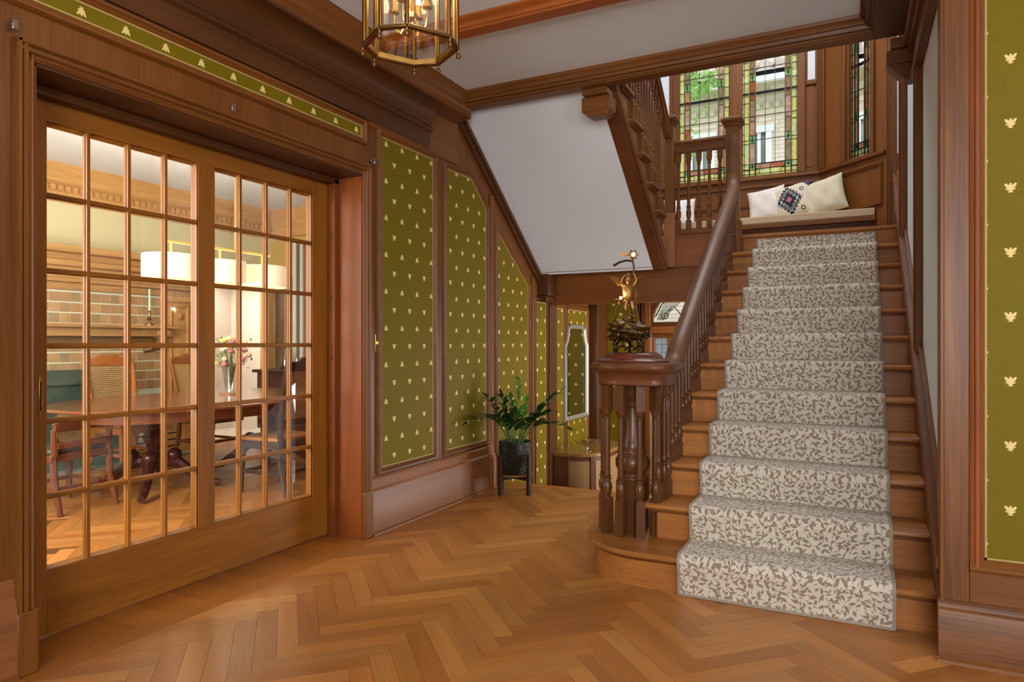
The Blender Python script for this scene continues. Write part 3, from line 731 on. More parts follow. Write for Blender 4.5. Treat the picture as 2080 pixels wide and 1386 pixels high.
MB().box(XS-.045, XS+.058, 6.32, 6.425, 1.957, 2.46).build('newel_base', wood((150, 100, 66), 'z'), uf, bevel=.006)
# bracket block under the beam at the head of the flight
bk = MB().box(-1.74, XS+.02, 4.56, 4.70, 2.90, 3.0).prism([(-1.74, 2.90), (XS+.02, 2.90), (XS-.0, 2.86), (-1.68, 2.86)], 'y', 4.56, 4.68).box(-1.72, XS+.01, 4.52, 4.66, 3.0, 3.045).build('bracket', trim('x'), uf, bevel=.006)
# header across the vestibule opening
hd = MB().box(-2.80, -.9, 6.40, 6.52, 1.64, 1.965).build('trim_4', wood((128, 76, 32), 'x'), bevel=.004)
tag(hd, 'broad oak header board over the opening to the vestibule', 'beam', kind='structure')
MB().box(-2.76, XS, 6.15, 6.40, 1.945, 1.985).build('soffit_edge', trim('x'), hd, bevel=.006)
MB().box(-2.815, -2.775, 6.37, 6.52, -.7, 1.64).build('jamb', dark('z'), hd, bevel=.004)
kp = MB().box(-2.815, -2.70, 6.17, 6.36, 1.72, 1.945).box(-2.815, -2.72, 6.17, 6.36, 1.66, 1.72).build('bracket', dark('y'), hd, bevel=.01)

# ================================================================== BAY ABOVE THE LANDING
YB = 8.2
bay = MB().box(-2.2, -.30, YB, YB+.12, 2.0, 3.145).box(-2.2, -1.925, YB, YB+.12, 3.145, 6).box(-.525, -.30, YB, YB+.12, 3.145, 6).box(-1.255, -1.183, YB, YB+.12, 3.145, 6).box(-2.2, -.3, YB, YB+.12, 4.95, 6)
bay = bay.build('wall_bay', trim('x'), smooth=0)
tag(bay, 'oak panelled bay wall holding the stained glass windows above the landing', 'wall', kind='structure')
A45 = Matrix.Translation((-.34, YB, 0)) @ Matrix.Rotation(R(-45), 4, 'Z')   # local x along the slanted wall, local y outwards
S2 = math.sqrt(2)
a0, a1, aL = .285*S2-.01, .486*S2+.01, .62*S2
MB(A45).box(-.06, aL+.1, 0, .12, 2.0, 3.145).box(-.06, a0, 0, .12, 3.145, 6).box(a1, aL+.1, 0, .12, 3.145, 6).box(a0, a1, 0, .12, 4.95, 6).build('slanted_wall', trim('z'), bay, smooth=0)
BL = Matrix.Translation((-2.2, YB, 0)) @ Matrix.Rotation(R(225), 4, 'Z')
MB(BL).box(-.05, .9, -.12, 0, 2.0, 6).build('slanted_wall', trim('z'), bay, smooth=0)
MB().box(-2.2, -.34, YB-.035, YB, 3.105, 3.145).build('sill', trim('x'), bay, bevel=.008)
MB().box(-2.2, -.33, YB-.018, YB, 3.02, 3.05).build('sill_moulding', trim('x'), bay, bevel=.006)
MB(A45).box(0, aL, -.035, 0, 3.105, 3.145).build('sill', trim('x'), bay, bevel=.008)
for x0, x1 in ((-1.925, -1.89), (-1.275, -1.165), (-.545, -.50)):
    MB().box(x0-.02, x1+.02, YB-.03, YB, 3.145, 5.2).build('window_casing', trim('z'), bay, bevel=.008)
MB().box(-.475, -.39, YB-.006, YB, 3.2, 4.12).build('pilaster_panel', trim('z'), bay, bevel=.003)
MB().box(-.46, -.385, YB-.004, YB, 4.165, 4.9).build('plaster_panel', WHITE, bay)
MB().box(-.48, -.365, YB-.03, YB, 4.10, 4.16).build('ledge', trim('x'), bay, bevel=.012)
for x in (-.365, -.345): MB().box(x-.007, x+.007, YB-.022, YB, 3.145, 5.2).build('reed', trim('z'), bay, bevel=.005)
MB().box(-2.14, -2.0, YB-.004, YB, 4.0, 4.9).build('plaster_panel', WHITE, bay)
MB().box(-2.16, -1.98, YB-.03, YB, 3.93, 4.0).build('ledge', trim('x'), bay, bevel=.012)
for x0, x1 in ((.02, .09), (a0-.07, a0-.01), (a1+.01, a1+.05)):
    MB(A45).box(x0, x1, -.028, 0, 3.145, 5.2).build('window_casing', trim('z'), bay, bevel=.008)
frame_mb(MB(A45), [(.16, 2.66), (aL-.08, 2.66), (aL-.08, 3.0), (.16, 3.0)], MOULD, lambda p, h: (p[0], -h, p[1])).build('panel_moulding', trim('x'), bay)
MB().box(-2.2, -.34, YB-.014, YB, 2.80, 2.815).build('panel_line', dark('x'), bay)
# stained glass
YEL = [pane_mat('yellow_glass_%d' % i, c, .05, .55, c, .25) for i, c in enumerate(((.86, .84, .45), (.82, .86, .55), (.90, .86, .52)))]
PNK = [pane_mat('pink_glass_%d' % i, c, .05, .5, c, .3) for i, c in enumerate(((.70, .48, .38), (.58, .46, .36), (.72, .58, .52), (.66, .34, .22), (.50, .45, .34)))]
GRN = pane_mat('green_glass', (.50, .78, .50), .05, .5, (.5, .8, .52), .2); AMB = pane_mat('amber_glass', (.75, .55, .12), .05, .5, (.8, .6, .15), .2)
OPAL = pane_mat('opal_glass', (.80, .84, .72), .05, .45, (.85, .88, .76), .15); PURE = pane_mat('window_glass', (.96, .97, .95), .04)
def stained(name, mtx, wd, z0, z1, label, narrow=False):
    o = empty(name, mtx @ Vector((wd/2, 0, z0)), label, 'window', kind='structure')
    lead = MB(mtx); gold = MB(mtx)
    def pn(x0, x1, a, b, mt, nm='pane'): MB(mtx).box(x0, x1, .028, .033, a, b).build(nm, mt, o, smooth=0)
    def hb(x0, x1, z, t=.005): lead.box(x0, x1, .022, .038, z-t/2, z+t/2)
    def vb(x, a, b, t=.005): lead.box(x-t/2, x+t/2, .022, .038, a, b)
    e, ye, pk = (.030, .052, .058) if not narrow else (.018, .026, .036)
    x1 = e; x2 = e+ye; x3 = x2+pk+.012; bz = z0+.028; bz2 = bz+.055; bz3 = bz2+.06
    rnd = random.Random(len(name)*7+int(wd*1000))
    for mir in (0, 1):
        X = (lambda a, b: (a, b)) if not mir else (lambda a, b: (wd-b, wd-a))
        zz = bz3
        # outer clear slips, yellow band, pink band with diamonds
        nseg = 7; h = (z1-bz3)/nseg
        for i in range(nseg):
            pn(*X(0, x1), bz3+i*h, bz3+(i+1)*h, OPAL); pn(*X(x1, x2), bz3+i*h, bz3+(i+1)*h, YEL[rnd.randrange(3)])
            hb(*X(0, x2), bz3+i*h); hb(*X(0, x1), bz3+(i+.5)*h)
        segs = [.24, .085, .17, .24, .22, .085, .20, .2, .2, .085, .2]
        for i, sgm in enumerate(segs):
            b = min(zz+sgm, z1)
            if b <= zz: break
            if sgm == .085:
                pn(*X(x2+.006, x3-.006), zz, b, GRN)
                cxx = sum(X(x2, x3))/2; cz = (zz+b)/2
                MB(mtx).prism([(cxx-.011, cz), (cxx, cz-.03), (cxx+.011, cz), (cxx, cz+.03)], 'y', .024, .036).build('diamond', AMB, o, smooth=0)
                for s1 in (-1, 1):
                    for s2 in (-1, 1): lead.bar((cxx+s1*.013, .03, cz), (cxx, .03, cz+s2*.034), .004, .014, (0, 1, 0))
                hb(*X(x2, x3), zz); hb(*X(x2, x3), b)
            else: pn(*X(x2+.006, x3-.006), zz, b, PNK[rnd.randrange(5)]); hb(*X(x2, x3), zz, .004)
            zz = b
        for xx in (x1, x2, x2+.006, x3-.006, x3): vb(X(xx, xx)[0], z0, z1, .0075 if xx in (x2+.006, x3) else .004)
        gold.box(*X(x2+.0012, x2+.0048), .020, .024, bz3, z1); gold.box(*X(x3-.005, x3-.0015), .020, .024, bz3, z1)
        # corner star
        cxx = sum(X(x2, x3))/2; cz = (bz2+bz3)/2
        pn(*X(x2, x3), bz2, bz3, GRN)
        for k in range(8):
            rr = .042 if k % 2 == 0 else .022
            lead.bar((cxx, .028, cz), (cxx+rr*math.cos(k*math.pi/4), .028, cz+rr*math.sin(k*math.pi/4)), .004, .012, (0, 1, 0))
        MB(mtx).prism([(cxx-.012, cz), (cxx, cz-.014), (cxx+.012, cz), (cxx, cz+.014)], 'y', .022, .036).build('diamond', AMB, o, smooth=0)
        pn(*X(0, x2), bz, bz3, YEL[1]); hb(*X(0, x2), bz2); hb(*X(0, x3+.03), (bz+bz2)/2+.02); hb(*X(x2, x3), bz3, .008)
    ncol = 1 if narrow else 3
    cw = (wd-2*x3)/ncol; nrow = 6; h = (z1-bz3)/nrow
    for i in range(ncol):
        pn(x3+i*cw, x3+(i+1)*cw, bz3, z1, PURE)
        if i: vb(x3+i*cw, bz3, z1, .0045)
    for j in range(nrow): hb(0, wd, bz3+j*h, .0045)
    nb = 1 if narrow else 2
    for i in range(nb):
        pn(x3+i*(wd-2*x3)/nb, x3+(i+1)*(wd-2*x3)/nb, bz2, bz3, PNK[(0, 3)[i % 2]]); vb(x3+i*(wd-2*x3)/nb, z0, bz3, .004)
    nb = 2 if narrow else 4
    for i in range(nb): pn(x2+i*(wd-2*x2)/nb, x2+(i+1)*(wd-2*x2)/nb, bz, bz2, YEL[i % 3]); vb(x2+i*(wd-2*x2)/nb, bz, bz2, .004)
    pn(0, wd, z0, bz, YEL[0]); hb(0, wd, bz); hb(x3, wd-x3, bz2, .007); hb(x3, wd-x3, bz3, .009); hb(0, wd, z0+.003, .006)
    lead.box(0, wd, .040, .05, bz3+3*h-.022, bz3+3*h+.004)
    lead.build('lead_came', BLACK, o, smooth=0); gold.build('gold_bead', BRASS, o, smooth=0)
    MB(mtx).box(-.02, 0, .0, .07, z0, z1).box(wd, wd+.02, .0, .07, z0, z1).box(-.02, wd+.02, .0, .07, z0-.02, z0).build('window_frame', trim('z'), o, smooth=0)
stained('window_1', Matrix.Translation((-1.905, YB, 0)), .63, 3.165, 4.95, 'left stained glass window behind the landing balustrade')
stained('window_2', Matrix.Translation((-1.163, YB, 0)), .618, 3.165, 4.95, 'stained glass window in the middle of the bay above the cushions')
stained('window_3', A45 @ Matrix.Translation((a0+.02, 0, 0)), a1-a0-.04, 3.165, 4.95, 'narrow stained glass window in the slanted bay wall at right', True)
# stairwell shell upstairs
up = MB().box(-2.95, -2.815, 4.56, 8.5, 3.4, 6).box(-3, .5, 4.3, 8.6, 6.0, 6.1).box(-3, .5, 4.3, 4.42, 3.36, 6).box(-2.95, -2.15, 8.1, 8.32, 3.0, 6)
tag(up.build('wall_upstairs', WHITE, smooth=0), 'white walls of the upper stairwell', 'wall', kind='structure')

# ================================================================== WINDOW SEAT AND CUSHIONS
SY = 7.66
ws = empty('window_seat', (-.6, 7.9, LZ), 'built-in oak bench with heating slots below the stained glass windows', 'bench')
def seat_outline(o):     # plan of the bench, clipped by the slanted wall
    return [(-2.3, SY-o), (.20-o*.4, SY-o), (.20-o*.4, SY+.02), (-.34, YB), (-2.2, YB), (-2.3, YB-.1)]
MB().prism(seat_outline(.02), 'z', LZ+.245, LZ+.295).build('seat_board', trim('x'), ws, bevel=.006)
MB().box(-2.3, .17, SY+.005, SY+.02, LZ+.215, LZ+.245).build('seat_moulding', dark('x'), ws, bevel=.005)
MB().box(-2.3, .18, SY+.03, SY+.05, LZ+.12, LZ+.245).build('front_rail', trim('x'), ws)
MB().box(-2.3, .18, SY+.03, SY+.05, LZ, LZ+.035).build('bottom_rail', trim('x'), ws)
for x in (-2.2, -1.6, -1.05, -.62, .13): MB().box(x, x+.055, SY+.028, SY+.05, LZ+.035, LZ+.12).build('post', trim('z'), ws)
MB().box(-2.3, .18, SY+.07, SY+.08, LZ, LZ+.245).build('shade_backing', plain('painted_slot_shade', (14, 10, 8), .9), ws)  # near-black sheet painted as the shade inside the bench slots
pad = plain('seat_fabric', (196, 172, 140), .95, noise=.22, nscale=260, bump=.4)
sc_ = MB().prism([(-2.2, SY-.01), (.185, SY-.01), (.185, SY+.01), (-.32, YB-.035), (-2.1, YB-.035)], 'z', LZ+.297, LZ+.375).build('seat_pad', pad, bevel=.014)
tag(sc_, 'long beige woven seat pad on the window bench', 'seat pad')
def pillow(name, s, th, mt, loc, rot, label, seed):
    rnd = random.Random(seed); n = 14; vs = []; fs = []; uv = []
    for side in (1, -1):
        for i in range(n+1):
            for j in range(n+1):
                u, v = i/n*2-1, j/n*2-1
                f = max(0, (1-abs(u)**2.6)*(1-abs(v)**2.6))**.5
                pin = 1-.07*(1-u*u)*abs(v)**3
                pin2 = 1-.07*(1-v*v)*abs(u)**3
                cr_ = .012*math.sin(7*u+seed)*math.sin(5*v+2*seed)*f
                vs.append((u*s/2*pin2, side*(th/2*f+.002)+cr_, v*s/2*pin)); uv.append((i/n, j/n))
    k = (n+1)*(n+1)
    for i in range(n):
        for j in range(n):
            a = i*(n+1)+j; q = (a, a+1, a+n+2, a+n+1); fs.append(q); fs.append(tuple(x+k for x in q)[::-1])
    rim = [i*(n+1) for i in range(n+1)]+[n*(n+1)+j for j in range(1, n+1)]+[i*(n+1)+n for i in range(n-1, -1, -1)]+[j for j in range(n-1, 0, -1)]
    for i in range(len(rim)):
        a, b = rim[i], rim[(i+1) % len(rim)]; fs.append((a, b, b+k, a+k))
    me = bpy.data.meshes.new(name); me.from_pydata(vs, [], fs); ul = me.uv_layers.new(name='UVMap')
    for lp in me.loops: ul.data[lp.index].uv = uv[lp.vertex_index]
    b = bmesh.new(); b.from_mesh(me); bmesh.ops.recalc_face_normals(b, faces=b.faces); b.to_mesh(me); b.free(); me.shade_smooth()
    o = link(name, me, mt); o.location = loc; o.rotation_euler = rot
    return tag(o, label, 'cushion', 'cushions on the window seat')
def kilim():
    m, nt, p = newmat('kilim_cotton'); tc = nt.nodes.new('ShaderNodeTexCoord'); sp = nt.nodes.new('ShaderNodeSeparateXYZ'); nt.links.new(tc.outputs['UV'], sp.inputs[0])
    u = NE(nt, sp.outputs[0]); v = NE(nt, sp.outputs[1]); x = u-.42; y = v-.48
    jag = ((y*14.0).fract()-.5).abs()*.10+((x*16.0).fract()-.5).abs()*.10
    d = x.abs()+y.abs()*.75+jag*1.3
    blue = d.lt(.40); hole = (d-.29).abs().lt(.018); pinkm = (x.abs()+y.abs()).lt(.085)
    corner = ((u-1.0).abs()+(v-.98).abs()).lt(.22)
    ring = None
    for a, b in ((.78, .72), (.72, .16)):
        dx = u-a; dy = v-b; rr = dx*dx+dy*dy; q = (rr-.0022).abs().lt(.0011); ring = q if ring is None else ring.max(q)
    col = None
    def mix(f, a, b):
        mx = nt.nodes.new('ShaderNodeMix'); mx.data_type = 'RGBA'; nt.links.new(f.s, mx.inputs[0])
        if isinstance(a, tuple): mx.inputs[6].default_value = (*lin(a), 1)
        else: nt.links.new(a, mx.inputs[6])
        mx.inputs[7].default_value = (*lin(b), 1); return mx.outputs[2]
    c = mix(blue, (222, 210, 184), (34, 44, 60)); c = mix(hole, c, (214, 206, 190)); c = mix(pinkm, c, (196, 110, 110)); c = mix(corner, c, (92, 66, 116)); c = mix(ring, c, (46, 52, 66))
    nt.links.new(c, p.inputs['Base Color']); p.inputs['Roughness'].default_value = .95; return m
pz0 = LZ+.375
pillow('cushion', .40, .15, plain('pale_linen', (232, 222, 212), .95, noise=.08, nscale=60, bump=.3), (-.86, 7.95, pz0+.175), (R(-16), R(-8), R(-6)), 'pale pinkish linen cushion, leftmost of the three on the window bench', 1)
pillow('cushion', .40, .15, kilim(), (-.585, 7.90, pz0+.18), (R(-16), R(-13), R(-2)), 'cream cushion with a navy and pink woven diamond motif', 2)
pillow('cushion', .43, .17, plain('sand_linen', (216, 204, 176), .95, noise=.05, nscale=60, bump=.3), (-.285, 7.88, pz0+.195), (R(-18), R(-14), R(-12)), 'plain sand coloured cushion, rightmost on the window bench', 3)
pillow('cushion', .36, .14, plain('white_linen', (238, 236, 234), .95), (-1.82, 7.95, pz0+.16), (R(-14), 0, R(10)), 'white cushion seen between the landing balusters', 4)

# ================================================================== VESTIBULE
VZ = -.70; YV = 8.0
vf = MB().box(-2.9, .4, 6.2, 8.1, VZ-.1, VZ).build('floor_vestibule', wood((150, 95, 45), 'x'), smooth=0)
tag(vf, 'lower oak floor of the vestibule beyond the hall', 'floor', kind='structure')
vs_ = empty('vestibule_steps', (-1.9, 5.8, VZ), 'oak steps going down from the hall to the vestibule', 'steps')
for i in range(1, 4):
    MB().box(-2.79, -.95, EDGE+.28*(i-1), EDGE+.28*i+.02, -.175*i-.03, -.175*i).build('tread', stairw('x'), vs_, bevel=.006)
for i in range(4): MB().box(-2.79, -.95, EDGE+.28*i-.015, EDGE+.28*i, -.175*(i+1), -.175*i-.03).build('riser', stairw('x'), vs_)
vw = MB().box(-2.9, -2.20, YV, YV+.12, VZ, 2.0).box(-1.25, .4, YV, YV+.12, VZ, 2.0).box(-2.2, -1.25, YV, YV+.12, 1.36, 1.50)
vw = vw.build('wall_vestibule', dark('z'), smooth=0)
tag(vw, 'dark oak wall around the front door in the vestibule', 'wall', kind='structure')
MB().box(-2.75, -2.34, YV-.006, YV, VZ+.5, 1.9).build('wallpaper_panel', GREENX, vw, smooth=0)
frame_mb(MB(), [(-2.75, VZ+.5), (-2.34, VZ+.5), (-2.34, 1.9), (-2.75, 1.9)], MOULD, lambda p, h: (p[0], YV-h, p[1])).build('panel_moulding', dark('z'), vw)
for x in (-2.265,): MB().box(x-.022, x+.022, YV-.03, YV, VZ, 1.95).build('reed', dark('z'), vw, bevel=.012)
MB().box(-2.24, -2.17, YV-.04, YV, VZ, 1.95).build('door_casing', trim('z'), vw, bevel=.008)
MB().box(-2.2, -1.25, YV-.04, YV, 1.36, 1.45).build('transom_bar', trim('x'), vw, bevel=.008)
MB().box(XL, -2.70, 7.60, YV, VZ, 1.95).build('corner_post', dark('z'), vw, bevel=.01)
spl = MB().box(-2.685, -2.555, YV-.012, YV-.006, .455, .585).build('switch_plate', BRASS, vw, bevel=.003)
for i in range(3):
    for j in range(2): MB().ball((-2.655+i*.035, YV-.013, .50+j*.045), .009, 8, 6).build('button', BLACK, spl)
# front door with leaded glass, arched transom with iron scrolls
fd = empty('door_2', (-1.75, YV, VZ), 'front door with leaded glass panel and arched transom', 'door', kind='structure')
dm = dark('z')
MB().box(-2.17, -2.13, YV+.02, YV+.07, VZ, 1.36).box(-1.30, -1.25, YV+.02, YV+.07, VZ, 1.36).box(-2.13, -1.30, YV+.02, YV+.07, 1.31, 1.36).box(-2.13, -1.30, YV+.02, YV+.07, VZ, .19).box(-1.98, -1.93, YV+.02, YV+.07, .19, 1.31).build('door_frame', trim('z'), fd, bevel=.005)
MB().box(-2.13, -1.98, YV+.04, YV+.045, .19, 1.31).build('pane', pane_mat('hammered_glass', (.62, .68, .74), .08, .5, (.6, .66, .72), .2), fd, smooth=0)
MB().box(-1.80, -1.30, YV+.02, YV+.06, .19, 1.31).build('door_panel', dm, fd); MB().box(-1.93, -1.80, YV+.04, YV+.045, .19, 1.31).build('pane', pane_mat('amber_door_glass', (.95, .86, .62), .06, .35, (.95, .8, .5), .2), fd, smooth=0)
ld = MB()
for i in range(1, 12): ld.box(-2.13, -1.80, YV+.034, YV+.04, .19+i*.095-.002, .19+i*.095+.002)
for i in range(1, 5): ld.box(-2.13+i*.083-.002, -2.13+i*.083+.002, YV+.034, YV+.04, .19, 1.31)
ld.build('lead_came', BLACK, fd, smooth=0)
cx_, rr_ = -1.725, .43
arc = [(cx_-rr_*math.cos(math.pi*i/16), 1.50+.40*math.sin(math.pi*i/16)) for i in range(17)]
MB().prism(arc, 'y', YV+.04, YV+.045).build('pane', PURE, fd, smooth=0)
MB().tube([(a, YV+.03, b) for a, b in arc], .014, 8).build('arch_moulding', OLDBRASS, fd)
fill = MB()
for i in range(16):
    (a, b), (c, d) = arc[i], arc[i+1]
    fill.prism([(a, b), (c, d), (c, 2.0), (a, 2.0)], 'y', YV, YV+.06)
fill.box(-2.2, arc[0][0], YV, YV+.06, 1.5, 2.0).box(arc[-1][0], -1.25, YV, YV+.06, 1.5, 2.0).build('transom_panel', wood((74, 42, 24), 'x'), fd, smooth=0)
ir = plain('wrought_iron', (40, 34, 30), .45, .7); sw = MB()
def spiral(cx, cz, r0, turns, a_, sg=1): return [(cx+sg*r0*(1-t/26.)*math.cos(a_+turns*2*math.pi*t/24), YV+.02, cz+r0*(1-t/26.)*math.sin(a_+turns*2*math.pi*t/24)) for t in range(25)]
for cx, sg in ((-2.0, 1), (-1.45, -1)):
    sw.tube(spiral(cx, 1.58, .055, 1.6, 2.2, sg), .006, 6); sw.tube([(cx+sg*.02, YV+.02, 1.62), (cx+sg*.10, YV+.02, 1.68), (cx+sg*.17, YV+.02, 1.60), (cx+sg*.22, YV+.02, 1.52)], .006, 6)
    sw.tube([(cx-sg*.12, YV+.02, 1.56), (cx-sg*.05, YV+.02, 1.70), (cx+sg*.06, YV+.02, 1.80), (cx+sg*.2, YV+.02, 1.86)], .008, 6)
for i in range(7): sw.tube([(-2.1+.012*i, YV+.02, 1.52), (-2.06+.02*i, YV+.02, 1.62), (-1.98+.03*i, YV+.02, 1.76)], .004, 5)
sw.build('iron_scroll', ir, fd)
# mirror
mr = empty('wall_mirror', (XL, 7.18, .4), 'tall silver framed mirror with stepped top on the vestibule wall', 'mirror')
mp = [(6.80, .40), (7.50, .40), (7.50, 1.22), (7.44, 1.30), (7.41, 1.42), (7.32, 1.455), (6.98, 1.455), (6.89, 1.42), (6.86, 1.30), (6.80, 1.22)]
MB().prism(offset_poly(mp, -.04), 'x', XL+.02, XL+.026).build('mirror_glass', plain('mirror_silver', (205, 215, 215), .02, 1), mr, smooth=0)
frame_mb(MB(), offset_poly(mp, -.04), [(-.005, 0), (-.005, .03), (.008, .042), (.018, .034), (.03, .046), (.042, .03), (.042, 0)], lambda p, h: (XL+h, p[0], p[1])).build('mirror_frame', plain('champagne_silver', (160, 154, 140), .4, .35), mr)
# console cabinet with cane doors
cb = empty('console_cabinet', (-2.55, 7.0, VZ), 'low walnut cabinet with rounded end and cane doors below the mirror', 'cabinet')
def cab_outline(o):
    x1, y0, y1, rr = -2.30+o, 6.46-o, 7.58+o, .30
    p = [(XL+.02, y0)]+[(x1-rr+rr*math.sin(t), y0+rr-rr*math.cos(t)) for t in [math.pi/2*i/8 for i in range(9)]]+[(x1-rr+rr*math.cos(t), y1-rr+rr*math.sin(t)) for t in [math.pi/2*i/8 for i in range(9)]]+[(XL+.02, y1)]
    return p
wal = wood((96, 58, 34), 'z')
MB().prism(cab_outline(0), 'z', .085, .12).build('top', wood((150, 116, 60), 'y', rough=.2), cb, bevel=.004)
MB().prism(cab_outline(-.02), 'z', VZ+.12, .085).build('body', wal, cb)
def cane_mat():
    m, nt, p = newmat('woven_cane'); tc = nt.nodes.new('ShaderNodeTexCoord'); sp = nt.nodes.new('ShaderNodeSeparateXYZ'); nt.links.new(tc.outputs['Object'], sp.inputs[0])
    x = NE(nt, sp.outputs[0])+NE(nt, sp.outputs[1]); z = NE(nt, sp.outputs[2])
    hole = ((x*52.0).fract()-.5).abs().lt(.29).min(((z*52.0).fract()-.5).abs().lt(.29))
    out = nt.nodes['Material Output']; t = nt.nodes.new('ShaderNodeBsdfTransparent'); mx = nt.nodes.new('ShaderNodeMixShader')
    nt.links.new(hole.s, mx.inputs[0]); nt.links.new(p.outputs[0], mx.inputs[1]); nt.links.new(t.outputs[0], mx.inputs[2]); nt.links.new(mx.outputs[0], out.inputs['Surface'])
    p.inputs['Base Color'].default_value = (*lin((176, 138, 88)), 1); p.inputs['Roughness'].default_value = .6; return m
CANE = cane_mat()
co = cab_outline(-.015)
def cane_door(i0, i1):
    d = MB(); poly = co[i0:i1+1]
    d.add([(x, y, z) for z in (VZ+.17, .04) for x, y in poly], [(i, i+1, len(poly)+i+1, len(poly)+i) for i in range(len(poly)-1)])
    return d.build('cane_door', CANE, cb)
cane_door(1, 5); cane_door(6, 9)
dmb = MB().add([(x, y, z) for z in (VZ+.17, .04) for x, y in [(co[9][0]+.002, 6.80), (co[9][0]+.002, 7.25)]], [(0, 1, 3, 2)]); dmb.build('cane_door', CANE, cb)
for i in (1, 5, 9):
    MB().box(co[i][0]-.008, co[i][0]+.008, co[i][1]-.008, co[i][1]+.008, VZ+.12, .085).build('door_stile', wal, cb, bevel=.003)
for x, y in ((-2.74, 6.55), (-2.42, 6.62), (-2.42, 7.44), (-2.74, 7.5)): MB().lathe([(.014, VZ), (.022, VZ+.12)], (x, y, 0), 10).build('leg', wal, cb)
gb = MB().lathe([(0, 0), (.055, 0), (.055, .006), (.012, .014), (.009, .035), (.02, .045), (.09, .075), (.125, .10), (.121, .10), (.088, .080), (.02, .052), (0, .05)], (-2.50, 6.72, .12), 28).build('glass_bowl', pane_mat('bowl_glass', (.95, .97, .95), .22, rough=.05))
tag(gb, 'footed clear glass bowl standing on the cane cabinet', 'bowl')

# ================================================================== STATUE LAMP ON THE NEWEL
stl = empty('statue_lamp', (NX, NY, 1.196), 'bronze winged cherub lamp with two flower bulbs on the newel', 'lamp')
bx_, by_, bz_ = NX-.005, NY, 1.196
cr_, sr_ = math.cos(YAW), math.sin(YAW)
def sp(a, b, c):
    a -= .02; c = c*.763 if c <= .262 else .20+(c-.262)*.926+(.03 if c > .54 else 0)
    return (bx_+a*cr_-b*sr_, by_+a*sr_+b*cr_, bz_+c)      # a: to the viewer's right, b: away, c: up
def blob(c, rad, seed, amp=.22):
    rnd = random.Random(seed); m = MB().ball((0, 0, 0), 1, 20, 14); ph = [rnd.uniform(0, 6.28) for _ in range(6)]
    vs = []
    for v in m.v:
        x, y, z = v; f = 1+amp*(math.sin(5*x+ph[0])*math.sin(4*y+ph[1])+.7*math.sin(7*z+ph[2]+3*x)+.5*math.sin(9*y+ph[3]+2*z))
        vs.append(sp(c[0]+x*rad[0]*f, c[1]+y*rad[1]*f, c[2]+z*rad[2]*f))
    return vs, m.f
rk = MB()
for i, (c, rad) in enumerate([((-.01, 0, .155), (.10, .085, .055)), ((-.05, 0, .20), (.055, .055, .045)), ((.04, .01, .18), (.075, .065, .045)), ((.0, 0, .115), (.105, .08, .03)), ((.065, 0, .13), (.05, .05, .035)), ((-.07, -.01, .115), (.04, .045, .028)), ((.0, 0, .235), (.03, .03, .035))]):
    rk.add(*blob(c, rad, i+3))
rk.build('rock_base', plain('dark_bronze', (104, 80, 44), .42, .85, noise=.6, nscale=55), stl, smooth=60)
ft = MB()
for a, b in ((-.085, -.03), (-.06, .06), (.07, -.03), (.085, .03), (.02, .07)):
    ft.tube([sp(a, b, 0), sp(a*.95, b*.9, .03), sp(a*1.04, b, .06), sp(a*.7, b*.7, .10)], [.011, .008, .009, .012], 8)
for a in (-.05, 0, .05): ft.tube([sp(a-.03, -.04, .015), sp(a, -.05, .05), sp(a+.025, -.03, .04), sp(a+.01, -.03, .08)], .006, 6)
ft.build('foot', plain('dark_bronze_feet', (58, 44, 30), .35, .85), stl)
# cherub: one skinned body
J = {'pel': (.0, 0, .375, .024), 'bel': (-.004, -.005, .405, .026), 'che': (-.002, 0, .44, .027), 'nek': (.0, -.004, .468, .012), 'hd0': (-.002, -.010, .484, .020), 'hd1': (-.004, -.012, .505, .022), 'hd2': (-.004, -.010, .52, .014),
     'lh': (-.014, 0, .365, .019), 'lk': (-.018, -.012, .315, .014), 'la': (-.014, .004, .268, .009), 'lt': (-.016, -.018, .26, .007),
     'rh': (.016, 0, .362, .019), 'rk': (.026, -.004, .315, .014), 'ra': (.030, .012, .272, .009), 'rt': (.036, -.008, .262, .007),
     'rs': (.026, 0, .458, .013), 're': (.047, -.004, .49, .010), 'rw': (.036, -.006, .522, .007), 'rf': (.022, -.006, .535, .007),
     'ls': (-.026, 0, .456, .013), 'le': (-.045, -.012, .478, .010), 'lw': (-.034, -.016, .508, .007), 'lf': (-.016, -.014, .528, .007)}
Ed = [('pel', 'bel'), ('bel', 'che'), ('che', 'nek'), ('nek', 'hd0'), ('hd0', 'hd1'), ('hd1', 'hd2'), ('pel', 'lh'), ('lh', 'lk'), ('lk', 'la'), ('la', 'lt'), ('pel', 'rh'), ('rh', 'rk'), ('rk', 'ra'), ('ra', 'rt'), ('che', 'rs'), ('rs', 're'), ('re', 'rw'), ('rw', 'rf'), ('che', 'ls'), ('ls', 'le'), ('le', 'lw'), ('lw', 'lf')]
keys = list(J); me = bpy.data.meshes.new('cherub_body'); me.from_pydata([sp(*J[k][:3]) for k in keys], [(keys.index(a), keys.index(b)) for a, b in Ed], [])
ob = link('cherub_body', me, None, stl); ob.modifiers.new('skin', 'SKIN')
for i, k in enumerate(keys): me.skin_vertices[0].data[i].radius = (J[k][3],)*2; me.skin_vertices[0].data[i].use_root = (k == 'pel')
ss = ob.modifiers.new('sub', 'SUBSURF'); ss.levels = 2; ss.render_levels = 2
me.materials.append(plain('gilt_bronze', (150, 106, 56), .42, .85, noise=.25, nscale=50))
hair = MB().ball(sp(-.002, .002, .515), (.024, .024, .018), 12, 8); hair.build('hair', BRONZE, stl)
MB().ball(sp(-.005, -.034, .500), .0045, 8, 6).build('nose', BRONZE, stl)
